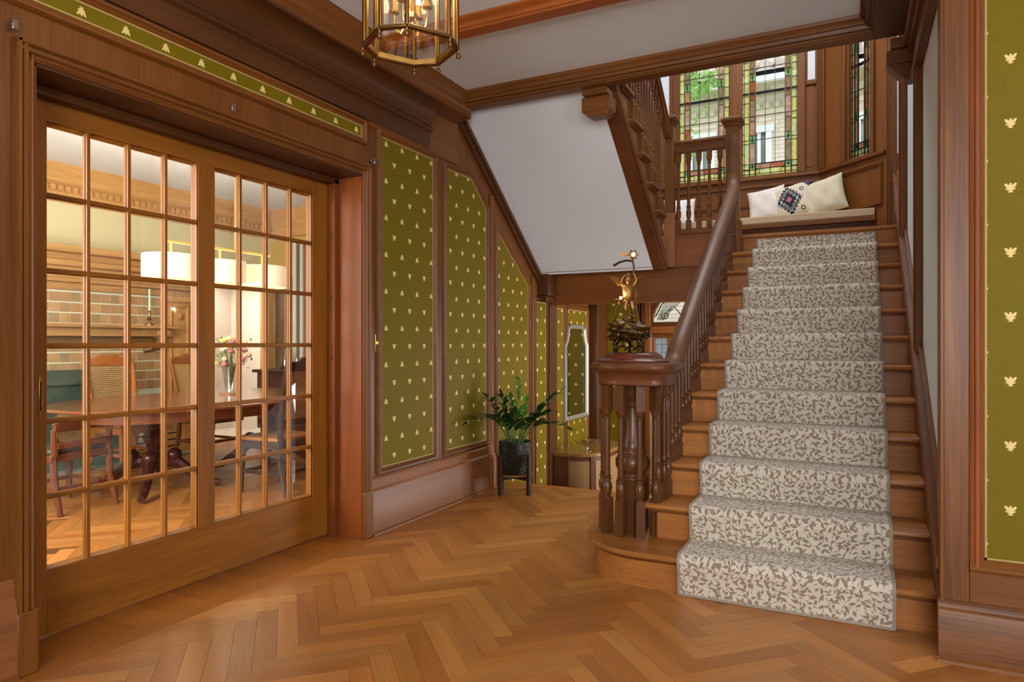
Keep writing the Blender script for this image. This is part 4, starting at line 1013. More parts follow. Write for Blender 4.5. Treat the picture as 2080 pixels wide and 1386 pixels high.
for sg, nm in ((-1, 'wing'), (1, 'wing')):
    wg = MB(); tip = (sg*.105, .03, .525)
    for k in range(6):
        t = k/5.; wg.tube([sp(sg*.012, .022, .45+.01*t), sp(sg*(.05-.01*t), .035, .47+.035*(1-t)), sp(sg*(.105-.045*t), .035, .515-.05*t)], [.006, .010, .003], 6)
    wg.build('wing', BRONZE, stl)
dp = MB()
dp.tube([sp(.03, .01, .46), sp(.042, .02, .41), sp(.038, .02, .36), sp(.048, .03, .30), sp(.062, .03, .24)], [.008, .014, .012, .012, .006], 8)
dp.tube([sp(-.03, -.01, .39), sp(.0, -.028, .372), (sp(.03, -.012, .378))], [.008, .012, .008], 8)
dp.build('drape', BRONZE, stl)
br_ = MB()
br_.tube([sp(.034, .0, .505), sp(.032, 0, .545), sp(.026, 0, .575), sp(.024, -.004, .60)], .006, 8)
br_.build('branch', plain('branch_bronze', (70, 54, 34), .4, .8), stl); br_ = MB()
br_.tube([sp(.028, 0, .575), sp(-.01, 0, .582), sp(-.05, 0, .57), sp(-.085, -.004, .548)], [.005, .006, .006, .007], 8)
br_.build('branch', plain('branch_bronze_b', (70, 54, 34), .4, .8), stl); br_ = MB()
br_.tube([sp(-.05, 0, .21), sp(-.075, -.005, .27), sp(-.07, -.01, .32), sp(-.052, -.012, .345)], .005, 8)
br_.build('branch', plain('branch_bronze', (70, 54, 34), .4, .8), stl)
def flower(c, ax, rad, bulb_r, tube_l, petal_mat):
    ax = Vector(ax).normalized(); q = ax.to_track_quat('Z', 'Y').to_matrix(); C = Vector(sp(*c))
    pm = MB()
    for k in range(6):
        an = k*math.pi/3; pts = []
        for t, w_ in ((.25, .3), (.6, .55), (.85, .45), (1.05, .0)):
            for s_ in (-1, 1):
                a2 = an+s_*w_*.7; pts.append(C+q @ Vector((rad*t*math.cos(a2), rad*t*math.sin(a2), rad*(.1+.35*t*t))))
        pm.add(pts, [(0, 1, 3, 2), (2, 3, 5, 4), (4, 5, 7, 6)])
    o = pm.build('petal', petal_mat, stl); sd = o.modifiers.new('solid', 'SOLIDIFY'); sd.thickness = .003
    sk_ = MB(); sk_.tube([C-ax*.012, C+ax*.004, C+ax*tube_l], [.007, .013, .013], 12); sk_.build('socket', BRASS, stl)
    bl = MB().ball(C+ax*(tube_l+.008), bulb_r, 12, 8).build('bulb', glow('lamp_bulb', (255, 224, 172), 4), stl)
    return C+ax*(tube_l+.03)
fwd = Vector((sr_, -cr_, 0))
flower((.024, -.012, .612), fwd+Vector((0, 0, .12)), .030, .011, .012, BRONZE)
flower((-.052, -.012, .352), Vector((.25*cr_, .25*sr_, 1)), .034, .009, .02, BRONZE)
MB().add([sp(-.055, -.004, .62), sp(-.03, -.004, .632), sp(.01, -.004, .615), sp(-.025, -.004, .602)], [(0, 1, 2, 3)]).build('leaf', BRONZE, stl)
for c in ((-.045, -.02, .405),):
    L_ = bpy.data.lights.new('bulb_light', 'POINT'); L_.energy = .35; L_.color = WARM; L_.shadow_soft_size = .012
    o = bpy.data.objects.new('bulb_light', L_); COL.objects.link(o); o.parent = stl; o.matrix_parent_inverse = stl.matrix_basis.inverted(); o.location = sp(*c)

# ================================================================== PLANT ON STAND
PX, PYY = -2.54, 5.10
stn = empty('plant_stand', (PX, PYY, 0), 'dark wooden four legged plant stand by the panelled wall', 'plant stand')
dkw = wood((60, 36, 24), 'z')
for a in (0, 90, 180, 270):
    an = R(a+70); x, y = PX+.165*math.cos(an), PYY+.165*math.sin(an)
    MB(Matrix.Translation((x, y, 0)) @ Matrix.Rotation(an, 4, 'Z')).box(-.016, .016, -.016, .016, 0, .33).build('leg', dkw, stn, bevel=.003)
for a in (0, 90):
    an = R(a+70); MB(Matrix.Translation((PX, PYY, 0)) @ Matrix.Rotation(an, 4, 'Z')).box(-.15, .15, -.011, .011, .115-.002*(a > 0), .15).build('crossbar', dkw, stn, bevel=.003)
MB().lathe([(0, .15), (.145, .15), (.145, .162), (0, .162)], (PX, PYY, 0), 28).build('shelf_disc', wood((130, 92, 50), 'x'), stn)
def pot_mat():
    m, nt, p = newmat('textured_glaze'); p.inputs['Base Color'].default_value = (*lin((38, 36, 24)), 1); p.inputs['Roughness'].default_value = .38; p.inputs['Specular IOR Level'].default_value = .3
    wv = nt.nodes.new('ShaderNodeTexWave'); wv.inputs['Scale'].default_value = 1; wv.inputs['Distortion'].default_value = 6; wv.inputs['Detail'].default_value = 2
    nt.links.new(mapped(nt, (40, 40, 28), False), wv.inputs['Vector']); bp = nt.nodes.new('ShaderNodeBump'); bp.inputs['Strength'].default_value = .7; bp.inputs['Distance'].default_value = .006
    nt.links.new(wv.outputs['Fac'], bp.inputs['Height']); nt.links.new(bp.outputs[0], p.inputs['Normal']); return m
zb = .162
plant = empty('potted_plant', (PX, PYY, zb), 'green zamioculcas plant in a dark glazed pot on the stand', 'plant')
MB().lathe([(0, 0), (.10, 0), (.112, .01), (.125, .06), (.134, .14), (.138, .22), (.138, .262), (.130, .268), (.122, .262), (.122, .235), (0, .235)], (PX, PYY, zb), 36).build('pot', pot_mat(), plant)
MB().lathe([(0, .238), (.122, .238), (.122, .23), (0, .23)], (PX, PYY, zb), 24).build('soil', plain('soil', (40, 28, 20), 1, noise=.4, nscale=80), plant)
lm = [plain('leaf_green_%d' % i, c, .28, noise=.25, nscale=30) for i, c in enumerate(((34, 66, 24), (46, 84, 30), (96, 160, 40)))]
def leaf_mesh(mt):
    vs, fs = [], []; prof = [(0, .004), (.15, .22), (.35, .42), (.55, .46), (.75, .34), (.9, .16), (1, .0)]
    for t, w_ in prof:
        for s_ in (-1, 0, 1): vs.append((t, s_*w_*.5, -.16*t*t+(.05 if s_ else 0)*w_*2))
    for i in range(len(prof)-1):
        for j in range(2): a = i*3+j; fs.append((a, a+1, a+4, a+3))
    me = bpy.data.meshes.new('leaf'); me.from_pydata(vs, [], fs); me.shade_smooth(); me.materials.append(mt); return me
LM = [leaf_mesh(q) for q in lm]
sm = plain('stem_green', (88, 112, 46), .45)
rp = random.Random(5)
def vr(a, b): return Vector((a*cr_-b*sr_, a*sr_+b*cr_, 0))
#       (base offset a,b) , tip (a,b,z above rim), droop, leaf size, colour, nleaves
stems = [((-.05, 0), (-.33, -.31, .22), .10, .08, 0, 12), ((-.04, .02), (-.20, -.13, .40), .02, .07, 0, 10), ((-.03, 0), (-.10, -.05, .42), 0, .07, 0, 13), ((-.02, .03), (-.03, .08, .36), 0, .065, 1, 11),
         ((0, -.02), (.0, -.08, .26), .02, .085, 0, 9), ((0, .02), (.03, .02, .56), 0, .06, 2, 12), ((.02, 0), (.10, .02, .40), 0, .055, 2, 11), ((.03, .03), (.08, .12, .30), 0, .065, 1, 10),
         ((.05, 0), (.34, .03, .44), .02, .085, 0, 9), ((.05, -.02), (.40, -.02, .14), .09, .085, 0, 12), ((.04, .02), (.26, -.08, .27), .05, .085, 0, 10), ((-.02, -.03), (-.14, -.16, .24), .03, .08, 0, 9), ((.03, -.03), (.12, -.16, .20), .04, .085, 1, 8)]
zr_ = zb+.24
for (a0_, b0_), (ta, tb, tz), droop, ls, ci, nl in stems:
    B0 = Vector((PX, PYY, zr_-.01))+vr(a0_, b0_); T = Vector((PX, PYY, zr_+tz))+vr(ta*1.12, tb)
    pts = []
    for i in range(11):
        t = i/10.; hx = t**1.35 if droop > 0 else t**1.1
        q = B0+(T-B0)*hx; q.z = B0.z+(T.z-B0.z)*t+droop*math.sin(math.pi*t)*1.1; pts.append(q)
    so = MB().tube(pts, [.0075*(1-.5*i/10) for i in range(11)], 6).build('stem', sm, plant)
    nl = int(nl*1.3)
    for k in range(nl):
        t = .38+.60*(k/(nl-1.)); i = min(int(t*10), 9); f = t*10-i; p = pts[i].lerp(pts[i+1], f); d = (pts[i+1]-pts[i]).normalized()
        side = d.cross(Vector((.3*rp.uniform(-1, 1), .3*rp.uniform(-1, 1), 1))).normalized()*(1 if k % 2 else -1)
        dirv = (side*.85+d*.55+Vector((0, 0, .35))).normalized() if k < nl-1 else d
        qn = dirv.to_track_quat('X', 'Z'); s_ = 1.5*ls*rp.uniform(.85, 1.15)*(1-.35*(t-.38))
        o = instance(LM[ci], 'leaf', so, p, (0, 0, 0), (s_, s_, s_)); o.rotation_mode = 'QUATERNION'; o.rotation_quaternion = qn

# ================================================================== LANTERN
LXc, LYc, LB = -1.27, 1.80, 2.20
ln = empty('hanging_lantern', (LXc, LYc, LB), 'octagonal brass and glass lantern hanging from the hall ceiling', 'lantern')
RL = .148
def oct_(k, rr): a = R(22.5+14+45*k)+(.10 if k % 2 else -.10); return (LXc+rr*math.cos(a), LYc+rr*math.sin(a))
HL = .46
for zz, rr in ((LB, RL), (LB+HL, RL)):
    pts = [oct_(k, rr) for k in range(8)]
    for k in range(8):
        a, b = pts[k], pts[(k+1) % 8]
        MB().bar((*a, zz), (*b, zz), .018, .012).build('rim', OLDBRASS, ln, bevel=.003)
        if zz == LB: MB().bar((*[LXc+(q-LXc)*.93 if i == 0 else LYc+(q-LYc)*.93 for i, q in enumerate(a)], zz+.006), (*[LXc+(q-LXc)*.93 if i == 0 else LYc+(q-LYc)*.93 for i, q in enumerate(b)], zz+.006), .006, .016).build('inner_rim', BRASS, ln)
lg = pane_mat('lantern_glass', (.98, .97, .93), .10)
for k in range(8):
    a, b = oct_(k, RL), oct_(k+1, RL)
    MB().bar((*a, LB), (*a, LB+HL), .010, .010, (1, 0, 0)).build('corner_bar', OLDBRASS, ln, bevel=.002)
    MB().bar((a[0]*.94+LXc*.06, a[1]*.94+LYc*.06, LB+.005), (a[0]*.94+LXc*.06, a[1]*.94+LYc*.06, LB+HL), .007, .007, (1, 0, 0)).build('inner_bar', BRASS, ln)
    MB().add([(*a, LB+.006), (*b, LB+.006), (*b, LB+HL-.006), (*a, LB+HL-.006)], [(0, 1, 2, 3)]).build('pane', lg, ln, smooth=0)
    MB().lathe([(0, -.030), (.006, -.028), (.009, -.021), (.006, -.014), (.003, -.012), (.005, -.006), (.004, 0)], (*oct_(k, RL+.004), LB-.004), 10).build('finial', OLDBRASS, ln)
top = MB()
for k in range(8):
    a = oct_(k, RL); top.tube([(*a, LB+HL), (LXc+(a[0]-LXc)*.55, LYc+(a[1]-LYc)*.55, LB+HL+.09), (LXc+(a[0]-LXc)*.12, LYc+(a[1]-LYc)*.12, LB+HL+.15)], .005, 6)
top.tube([(LXc, LYc, LB+HL+.14), (LXc, LYc, CZ-.02)], .006, 8).lathe([(0, 0), (.05, 0), (.06, .03), (0, .03)], (LXc, LYc, CZ-.03), 20).build('hanger', OLDBRASS, ln)
st_ = MB().tube([(LXc, LYc, LB+.10), (LXc, LYc, LB+HL+.14)], .007, 10).lathe([(.0, -.01), (.018, 0), (.022, .012), (.008, .022)], (LXc, LYc, LB+.09), 14); st_.build('stem', BRASS, ln)
bm2 = glow('candle_bulb', (255, 226, 180), 8)
for k in range(4):
    a = R(10+90*k); ca, sa = math.cos(a), math.sin(a); P_ = lambda q, z: (LXc+q*ca, LYc+q*sa, LB+z)
    MB().tube([P_(.006, .12), P_(.016, .075), P_(.034, .048), P_(.052, .06), P_(.058, .09), P_(.058, .115)], .0045, 8).build('arm', BRASS, ln)
    MB().lathe([(.004, 0), (.016, .006), (.016, .014), (.010, .016), (.010, .045), (.012, .046)], (*P_(.058, .11)[:2], LB+.11), 12).build('candle_cup', BRASS, ln)
    MB().lathe([(.009, 0), (.009, .09), (0, .09)], (*P_(.058, 0)[:2], LB+.15), 12).build('candle_sleeve', plain('ivory', (240, 226, 190), .5), ln)
    MB().lathe([(.006, 0), (.012, .02), (.010, .04), (0, .062)], (*P_(.058, 0)[:2], LB+.24), 12).build('bulb', bm2, ln)
    L_ = bpy.data.lights.new('candle_light', 'POINT'); L_.energy = 4; L_.color = WARM; L_.shadow_soft_size = .02
    o = bpy.data.objects.new('candle_light', L_); COL.objects.link(o); o.parent = ln; o.matrix_parent_inverse = ln.matrix_basis.inverted(); o.location = P_(.058, .32)

# ================================================================== DINING ROOM
DXF, DYF, DZC = -7.3, 7.0, 3.07
df = MB().box(-7.5, -3.121, .2, DYF+.1, -.14, -.012).build('floor_dining', wood((90, 55, 25), 'y'), smooth=0)
tag(df, 'honey oak herringbone floor of the dining room', 'floor', kind='structure')
def in_din(x, y):
    p = pix(x, y, 0)
    if p is None or not (60 < p[0] < 700): return False
    t = (-3.08)/x; yy = y*t; return 1.5 < yy < 3.4
herringbone(df, -4.6, 3.0, -7.4, -3.122, .25, DYF, 0, 150, in_din)
tag(MB().box(-7.5, -3.121, .2, DYF+.1, DZC, DZC+.1).build('ceiling_dining', CEIL, smooth=0), 'white ceiling of the dining room', 'ceiling', kind='structure')
dpaint = plain('pale_green_paint', (222, 216, 170), .8)
opening = (5.62, 6.96)
wf = MB().box(DXF-.12, DXF, .2, opening[0], 0, DZC).box(DXF-.12, DXF, opening[1], DYF+.1, 0, DZC).box(DXF-.12, DXF, opening[0], opening[1], 2.15, DZC).build('wall_dining', dpaint, smooth=0)
tag(wf, 'pale green dining room wall behind the fireplace', 'wall', kind='structure')
lo_ = lambda a: wood((194, 152, 98), a)
cpf = [(DXF, 2.70), (DXF+.02, 2.70), (DXF+.025, 2.73), (DXF+.04, 2.74), (DXF+.05, 2.87), (DXF+.09, 2.90), (DXF+.10, 2.95), (DXF+.15, 3.02), (DXF+.16, 3.07), (DXF, 3.07)]
MB().prism(cpf, 'y', .2, DYF).build('cornice', lo_('y'), wf)
dn = MB()
for i in range(60): dn.box(DXF+.045, DXF+.075, 2.6+i*.075, 2.6+i*.075+.042, 2.80, 2.86)
dn.build('dentil_row', lo_('y'), wf, smooth=0)['kind'] = 'stuff'
# white room beyond the opening
MB().box(DXF-1.0, DXF-.9, 5.0, 7.6, 0, 2.6).box(DXF-.9, DXF, opening[1]+.12, opening[1]+.2, 0, 2.3).box(DXF-.9, DXF-.1, opening[0]-.3, opening[0]-.2, 0, 2.3).box(DXF-.95, DXF-.1, 5.2, 7.2, 2.2, 2.3).box(DXF-.95, DXF-.12, 5.2, 7.2, -.1, 0).build('alcove', plain('cream_panelling', (236, 226, 214), .7), wf, smooth=0)
for y in (5.75, 6.0, 6.3, 6.62): MB().box(DXF-.9, DXF-.885, y, y+.012, 0, 2.2).build('panel_batten', plain('cream_batten', (228, 216, 202), .7), wf)
for y in opening: MB().box(DXF-.12, DXF+.03, y-.06, y+.06, 0, 2.2).build('door_casing', lo_('z'), wf, bevel=.006)
area('alcove_light', (DXF-.5, 6.3, 2.1), (DXF-.5, 6.3, 0), .6, .8, 14, SOFT)
we = MB().box(-7.5, -3.12, DYF, DYF+.12, 0, DZC).build('wall_dining_end', wood((96, 72, 52), 'z'), smooth=0)
tag(we, 'dark panelled end wall of the dining room with striped curtains', 'wall', kind='structure')
MB().box(-7.3, -3.12, DYF-.012, DYF, 2.15, DZC).build('plaster', plain('ochre_paint', (196, 164, 96), .8), we)
MB().prism([(DYF, 2.70), (DYF-.05, 2.72), (DYF-.06, 2.87), (DYF-.12, 2.95), (DYF-.16, 3.07), (DYF, 3.07)], 'x', -7.3, -3.12).build('cornice', lo_('x'), we)
MB().box(-7.28, -5.0, DYF-.03, DYF, 2.10, 2.19).build('picture_rail', lo_('x'), we, bevel=.01)
for x in (-7.25, -7.05, -6.92): MB().box(x, x+.03, DYF-.02, DYF, .8, 2.10).build('panel_stile', wood((150, 124, 88), 'z'), we)
tag(MB().box(-7.5, -3.12, .1, .2, 0, DZC).build('wall_dining_near', dpaint, smooth=0), 'near wall of the dining room', 'wall', kind='structure')
for i in range(5):
    x = -6.84+i*.062; m = MB(); n = 9
    c_ = plain('curtain_%d' % i, ((222, 220, 206), (110, 92, 72), (196, 206, 190), (120, 98, 74), (226, 222, 214))[i], .9)
    prof = [(x+.062*t/(n-1.), DYF-.06-.03*math.sin(math.pi*t/(n-1.))) for t in range(n)]+[(x+.062, DYF-.03), (x, DYF-.03)]
    m.prism(prof, 'z', .05, 2.62).build('curtain_fold', c_, we)
# ---- fireplace
XM = -7.05
fp = empty('fireplace', (-7.15, 4.3, 0), 'oak fireplace with square tan tiles and a dark green hearth', 'fireplace')
MB().box(DXF, XM-.02, 3.0, 5.50, 0, 2.2).build('chimney_breast', lo_('y'), fp)
for z0, z1, d in ((1.78, 1.86, .02), (1.86, 1.90, .05), (1.90, 2.02, .03), (2.02, 2.08, .07), (2.08, 2.15, .06), (2.15, 2.22, .13)):
    MB().box(XM-.02, XM+d, 3.0, 5.52+d*.6, z0, z1).build('overmantel_moulding', lo_('y'), fp, bevel=.012)
MB().box(XM-.02, XM+.20, 3.0, 5.22, 1.405, 1.445).build('mantel_shelf', lo_('y'), fp, bevel=.01)
MB().box(XM-.02, XM+.12, 3.0, 5.18, 1.32, 1.405).build('mantel_frieze', lo_('y'), fp, bevel=.006)
for y in (4.98, 5.10): MB().box(XM+.12, XM+.13, y, y+.05, 1.34, 1.39).build('mantel_block', lo_('y'), fp, bevel=.004)
cbm = MB(); cbm.tube([(XM+.02, 5.02, 1.20), (XM+.10, 5.02, 1.22), (XM+.11, 5.02, 1.30), (XM+.04, 5.02, 1.32)], .04, 10); cbm.build('corbel', wood((120, 86, 54), 'z'), fp)
MB().box(XM-.02, XM+.01, 3.0, 5.18, 1.245, 1.32).build('lower_frieze', wood((120, 90, 56), 'y'), fp)
cbm = MB(); cbm.tube([(XM, 4.90, 1.17), (XM+.06, 4.95, 1.19), (XM+.06, 5.02, 1.19)], .03, 10); cbm.build('corbel', wood((110, 80, 52), 'z'), fp)
tile_m = [plain('tan_tile_%d' % i, c, .25, noise=.12, nscale=14) for i, c in enumerate(((176, 138, 92), (168, 134, 94), (184, 148, 100), (160, 134, 96)))]
tme = []
for q in tile_m:
    t_ = MB().box(0, .014, .003, .100, .003, .095).mesh('tile', 0); t_.materials.append(q); tme.append(t_)
MB().box(XM-.02, XM-.002, 3.0, 5.16, .0, 1.78).build('tile_bed', plain('tile_grout', (214, 220, 196), .8), fp, smooth=0)
for i in range(13):
    for j in range(3): instance(tme[(i*3+j*7) % 4], 'tile', fp, (XM-.012, 3.80+i*.103, 1.455+j*.105))
    for j in range(5): instance(tme[(i*5+j*3) % 4], 'tile', fp, (XM-.012, 3.80+i*.103, .74+j*.105))
pil = lo_('z')
MB().box(DXF, XM+.01, 5.18, 5.48, 0, 1.78).build('pilaster', pil, fp)
frame_mb(MB(), [(5.24, .5), (5.43, .5), (5.43, 1.66), (5.24, 1.66)], [(0, .01), (0, .022), (.014, .03), (.02, .01)], lambda p, h: (XM+h, p[0], p[1])).build('pilaster_panel', pil, fp)
MB().box(DXF, XM+.05, 5.14, 5.52, 1.72, 1.79).build('capital', pil, fp, bevel=.015)
MB().ball((XM+.04, 5.33, 1.56), (.012, .03, .04), 10, 8).build('carved_drop', lo_('z'), fp)
grn = plain('dark_green_hearth', (64, 80, 70), .35)
ins = MB().box(XM-.0, XM+.22, 3.0, 4.62, .0, .86).build('hearth_surround', grn, fp, bevel=.01)
MB().prism([(XM, .98), (XM+.10, .98), (XM+.26, .86), (XM+.26, .84), (XM, .84)], 'y', 3.0, 4.62).build('hearth_hood', grn, fp, bevel=.005)
MB().box(XM, XM+.36, 3.0, 5.3, -.012, .012).build('hearth_slab', plain('hearth_stone', (120, 126, 116), .5), fp)
for k in range(3): MB().tube([(XM+.34, 4.6, .12+.07*k), (XM+.34, 5.1, .12+.07*k)], .008, 6).build('hearth_bar', plain('iron_bar', (40, 50, 46), .4, .6), fp)
cs = MB().lathe([(0, 0), (.05, 0), (.05, .012), (.02, .02), (.012, .05), (.03, .07), (.012, .09), (.018, .13), (.012, .15), (.02, .16)], (XM+.10, 4.90, 1.445), 14).build('candlestick', plain('copper', (176, 110, 70), .25, 1))
tag(cs, 'copper candlestick with a pale green candle on the mantel', 'candlestick')
MB().lathe([(.012, .16), (.011, .40), (0, .405)], (XM+.10, 4.90, 1.445), 12).build('candle', plain('green_wax', (200, 214, 176), .4), cs)
# ---- table
TX, TY = -5.28, 4.38
rug = plain('table_mahogany', (110, 62, 36), .12, Coat_Weight=.6)
tb = empty('dining_table', (TX, TY, 0), 'polished mahogany oval dining table on scrolled pedestals', 'table')
def oval(ax, ay, n=48, e=2.4): return [(TX+ax*math.copysign(abs(math.cos(t))**(2/e), math.cos(t)), TY+ay*math.copysign(abs(math.sin(t))**(2/e), math.sin(t))) for t in [2*math.pi*i/n for i in range(n)]]
tw = wood((112, 62, 36), 'y', rough=.14, coat=.5)
MB().prism(oval(.92, 1.42), 'z', .725, .75).build('tabletop', tw, tb, bevel=.008)
MB().prism(oval(.82, 1.30), 'z', .64, .725).build('apron', tw, tb)
mh = wood((62, 30, 26), 'z', rough=.22)
for yy in (TY-.62, TY+.62):
    MB().lathe([(.07, .20), (.10, .26), (.10, .30), (.05, .34), (.06, .40), (.09, .46), (.05, .52), (.06, .58), (.10, .64)], (TX, yy, 0), 20).build('pedestal', mh, tb)
    for a in (45, 135, 225, 315):
        ca, sa = math.cos(R(a)), math.sin(R(a)); lg_ = MB()
        lg_.tube([(TX+q*ca, yy+q*sa, z) for q, z in ((.05, .26), (.18, .24), (.30, .14), (.42, .06), (.52, .04))], [.05, .05, .042, .035, .03], 8)
        lg_.ball((TX+.16*ca, yy+.16*sa, .30), .06, 10, 8)
        lg_.build('leg', mh, tb)
# vase of flowers
VX, VY = -5.45, 4.70
va = empty('flower_vase', (VX, VY, .75), 'cut glass vase of peach and yellow flowers on the dining table', 'vase')
MB().lathe([(0, .02), (.055, .02), (.05, .04), (.06, .12), (.085, .26), (.10, .31), (.096, .31), (.08, .26), (.055, .12), (.042, .05), (0, .05)], (VX, VY, .75), 20).build('vase_glass', pane_mat('cut_glass', (.95, .97, .95), .18, rough=.1), va)
MB().lathe([(0, 0), (.10, 0), (.10, .015), (0, .015)], (VX, VY, .75), 24).build('coaster', wood((150, 100, 60), 'x'), va)
rf = random.Random(3); stm = MB(); lvs = MB()
fcol = [plain('petal_%d' % i, c, .7) for i, c in enumerate(((228, 186, 138), (232, 204, 140), (176, 104, 108), (230, 184, 146), (236, 216, 184)))]
for i in range(34):
    a = rf.uniform(0, 6.28); q = rf.uniform(.02, .17); h = .34+rf.uniform(0, .24)-q*.4
    p = (VX+q*math.cos(a), VY+q*math.sin(a)*1.2, .75+h)
    stm.tube([(VX, VY, .80), (VX+.3*q*math.cos(a), VY+.3*q*math.sin(a), .75+.26), p], .003, 5)
    if i % 3:
        fm = MB().ball(p, (.030, .030, .024), 10, 7).ball((p[0], p[1], p[2]+.01), (.018, .018, .02), 8, 6); fm.build('flower', fcol[i % 5], va)
for i in range(120):
    a = rf.uniform(0, 6.28); q = rf.uniform(.05, .24); z = .75+.28+rf.uniform(-.02, .26)
    c = Vector((VX+q*math.cos(a), VY+q*math.sin(a), z)); d = Vector((rf.uniform(-1, 1), rf.uniform(-1, 1), rf.uniform(-.4, .8))).normalized()*.035; e = d.cross(Vector((0, 0, 1))).normalized()*.014
    lvs.add([c, c+d*.5+e, c+d, c+d*.5-e], [(0, 1, 2, 3)])
stm.build('stem', plain('flower_stem', (84, 110, 60), .6), va); lv_ = lvs.build('leaf_spray', plain('vase_leaf', (96, 120, 56), .6), va, smooth=0); lv_['kind'] = 'stuff'
# ---- chairs
def chair(loc, rz_, label, tone, back=1.08, low=False):
    c = empty('dining_chair', (0, 0, 0), label, 'chair', 'cane back chairs around the dining table')
    wm = wood(tone, 'z', rough=.25); wh = wood(tone, 'x', rough=.25)
    # local: x width, y forward (towards the table), seat at .46
    MB().box(-.25, .25, -.23, .25, .38, .44).build('seat_frame', wh, c, bevel=.01)
    MB().prism([(-.24, -.21), (.24, -.21), (.245, .24), (-.245, .24)], 'z', .44, .475).build('seat', plain('seat_leather_%d' % len(bpy.data.materials), (150, 96, 44) if not low else (70, 72, 70), .5), c, bevel=.016)
    for sx in (-1, 1):
        MB().tube([(sx*.21, .21, .40), (sx*.215, .22, .2), (sx*.22, .225, 0)], [.028, .024, .018], 8).build('leg', wm, c)
        MB().tube([(sx*.22, -.21, .44), (sx*.22, -.22, .25), (sx*.225, -.29, 0)], [.026, .025, .019], 8).build('leg', wm, c)
        MB().tube([(sx*.21, -.21, .42), (sx*.22, -.225, .62), (sx*.235, -.27, .84 if not low else .62), (sx*.25, -.33 if not low else -.27, back)], [.026, .024, .023, .02], 8).build('back_post', wm, c)
    t = [(-.26, 0), (-.2, .02), (-.14, .02), (-.08, .055), (.08, .055), (.14, .02), (.2, .02), (.26, 0), (.26, -.06), (-.26, -.06)]
    yb = -.325 if not low else -.27
    MB().prism([(x, back+z) for x, z in t], 'y', yb-.018, yb+.018).build('crest_rail', wh, c, bevel=.008)
    MB().bar((-.21, -.228, .60 if not low else .50), (.21, -.228, .60 if not low else .50), .03, .05).build('back_rail', wh, c, bevel=.006)
    z0 = .62 if not low else .52
    MB().add([(-.215, -.226, z0), (.215, -.226, z0), (.24, yb, back-.04), (-.24, yb, back-.04)], [(0, 1, 2, 3)]).build('cane_panel', CANE, c, smooth=0)
    for y in (-.2, .2): MB().bar((-.21, y, .18), (.21, y, .18), .02, .03).build('stretcher', wh, c, bevel=.004)
    for sx in (-1, 1): MB().bar((sx*.215, -.22, .18), (sx*.215, .22, .18), .02, .03).build('stretcher', wh, c, bevel=.004)
    c.location = loc; c.rotation_euler = (0, 0, rz_); return c
chair((-4.36, 4.28, 0), R(90), 'dark cane back chair, nearer of the two on the door side of the table', (52, 40, 36))
chair((-4.32, 5.03, 0), R(90), 'reddish cane back chair at the table, nearest the far end of the glass door', (120, 58, 34))
chair((-6.38, 4.28, 0), R(-90), 'light brown cane back chair standing before the fireplace', (166, 100, 50))
chair((-6.38, 5.22, 0), R(-90), 'brown cane back chair before the cream alcove', (140, 90, 50))
chair((-5.40, 3.09, 0), R(96), 'low cane back chair at the near end of the dining table', (104, 58, 36), back=.67, low=True)
# ---- chandelier
GILT = plain('gilt_paint', (206, 168, 92), .4, .4)
ch = empty('chandelier', (-5.1, 4.27, 1.78), 'brass bar chandelier with three cream drum shades over the dining table', 'chandelier')
sh = plain('shade_linen', (250, 232, 204), .9, Transmission_Weight=0.0)
nt = sh.node_tree; pb = nt.nodes['Principled BSDF']; pb.inputs['Emission Color'].default_value = (*lin((255, 222, 176)), 1); pb.inputs['Emission Strength'].default_value = .55
for y in (3.79, 4.28, 4.77):
    o = MB().lathe([(.222, 1.785), (.222, 1.985), (.219, 1.985), (.219, 1.785), (.222, 1.785)], (-5.1, y, 0), 40).build('drum_shade', sh, ch)
    MB().lathe([(0, 1.80), (.215, 1.80), (.215, 1.803), (0, 1.803)], (-5.1, y, 0), 32).build('diffuser', glow('diffuser_%d' % int(y*100), (255, 234, 205), 1.3), o)
    MB().tube([(-5.1, y, 1.99), (-5.1, y, 2.10)], .009, 8).build('drop_rod', GILT, ch)
    L_ = bpy.data.lights.new('shade_light', 'POINT'); L_.energy = 20; L_.color = (1, .9, .74); L_.shadow_soft_size = .05
    q = bpy.data.objects.new('shade_light', L_); COL.objects.link(q); q.parent = ch; q.matrix_parent_inverse = ch.matrix_basis.inverted(); q.location = (-5.1, y, 1.90)
    L_ = bpy.data.lights.new('shade_down_light', 'POINT'); L_.energy = 6; L_.color = (1, .86, .64); L_.shadow_soft_size = .12
    q = bpy.data.objects.new('shade_down_light', L_); COL.objects.link(q); q.parent = ch; q.matrix_parent_inverse = ch.matrix_basis.inverted(); q.location = (-5.1, y, 1.66)
MB().bar((-5.1, 3.70, 2.10), (-5.1, 4.86, 2.10), .02, .018).build('bar', GILT, ch)
for y in (4.1, 4.45): MB().tube([(-5.1, y, 2.10), (-5.1, y, DZC)], .006, 8).build('hanging_rod', GILT, ch)
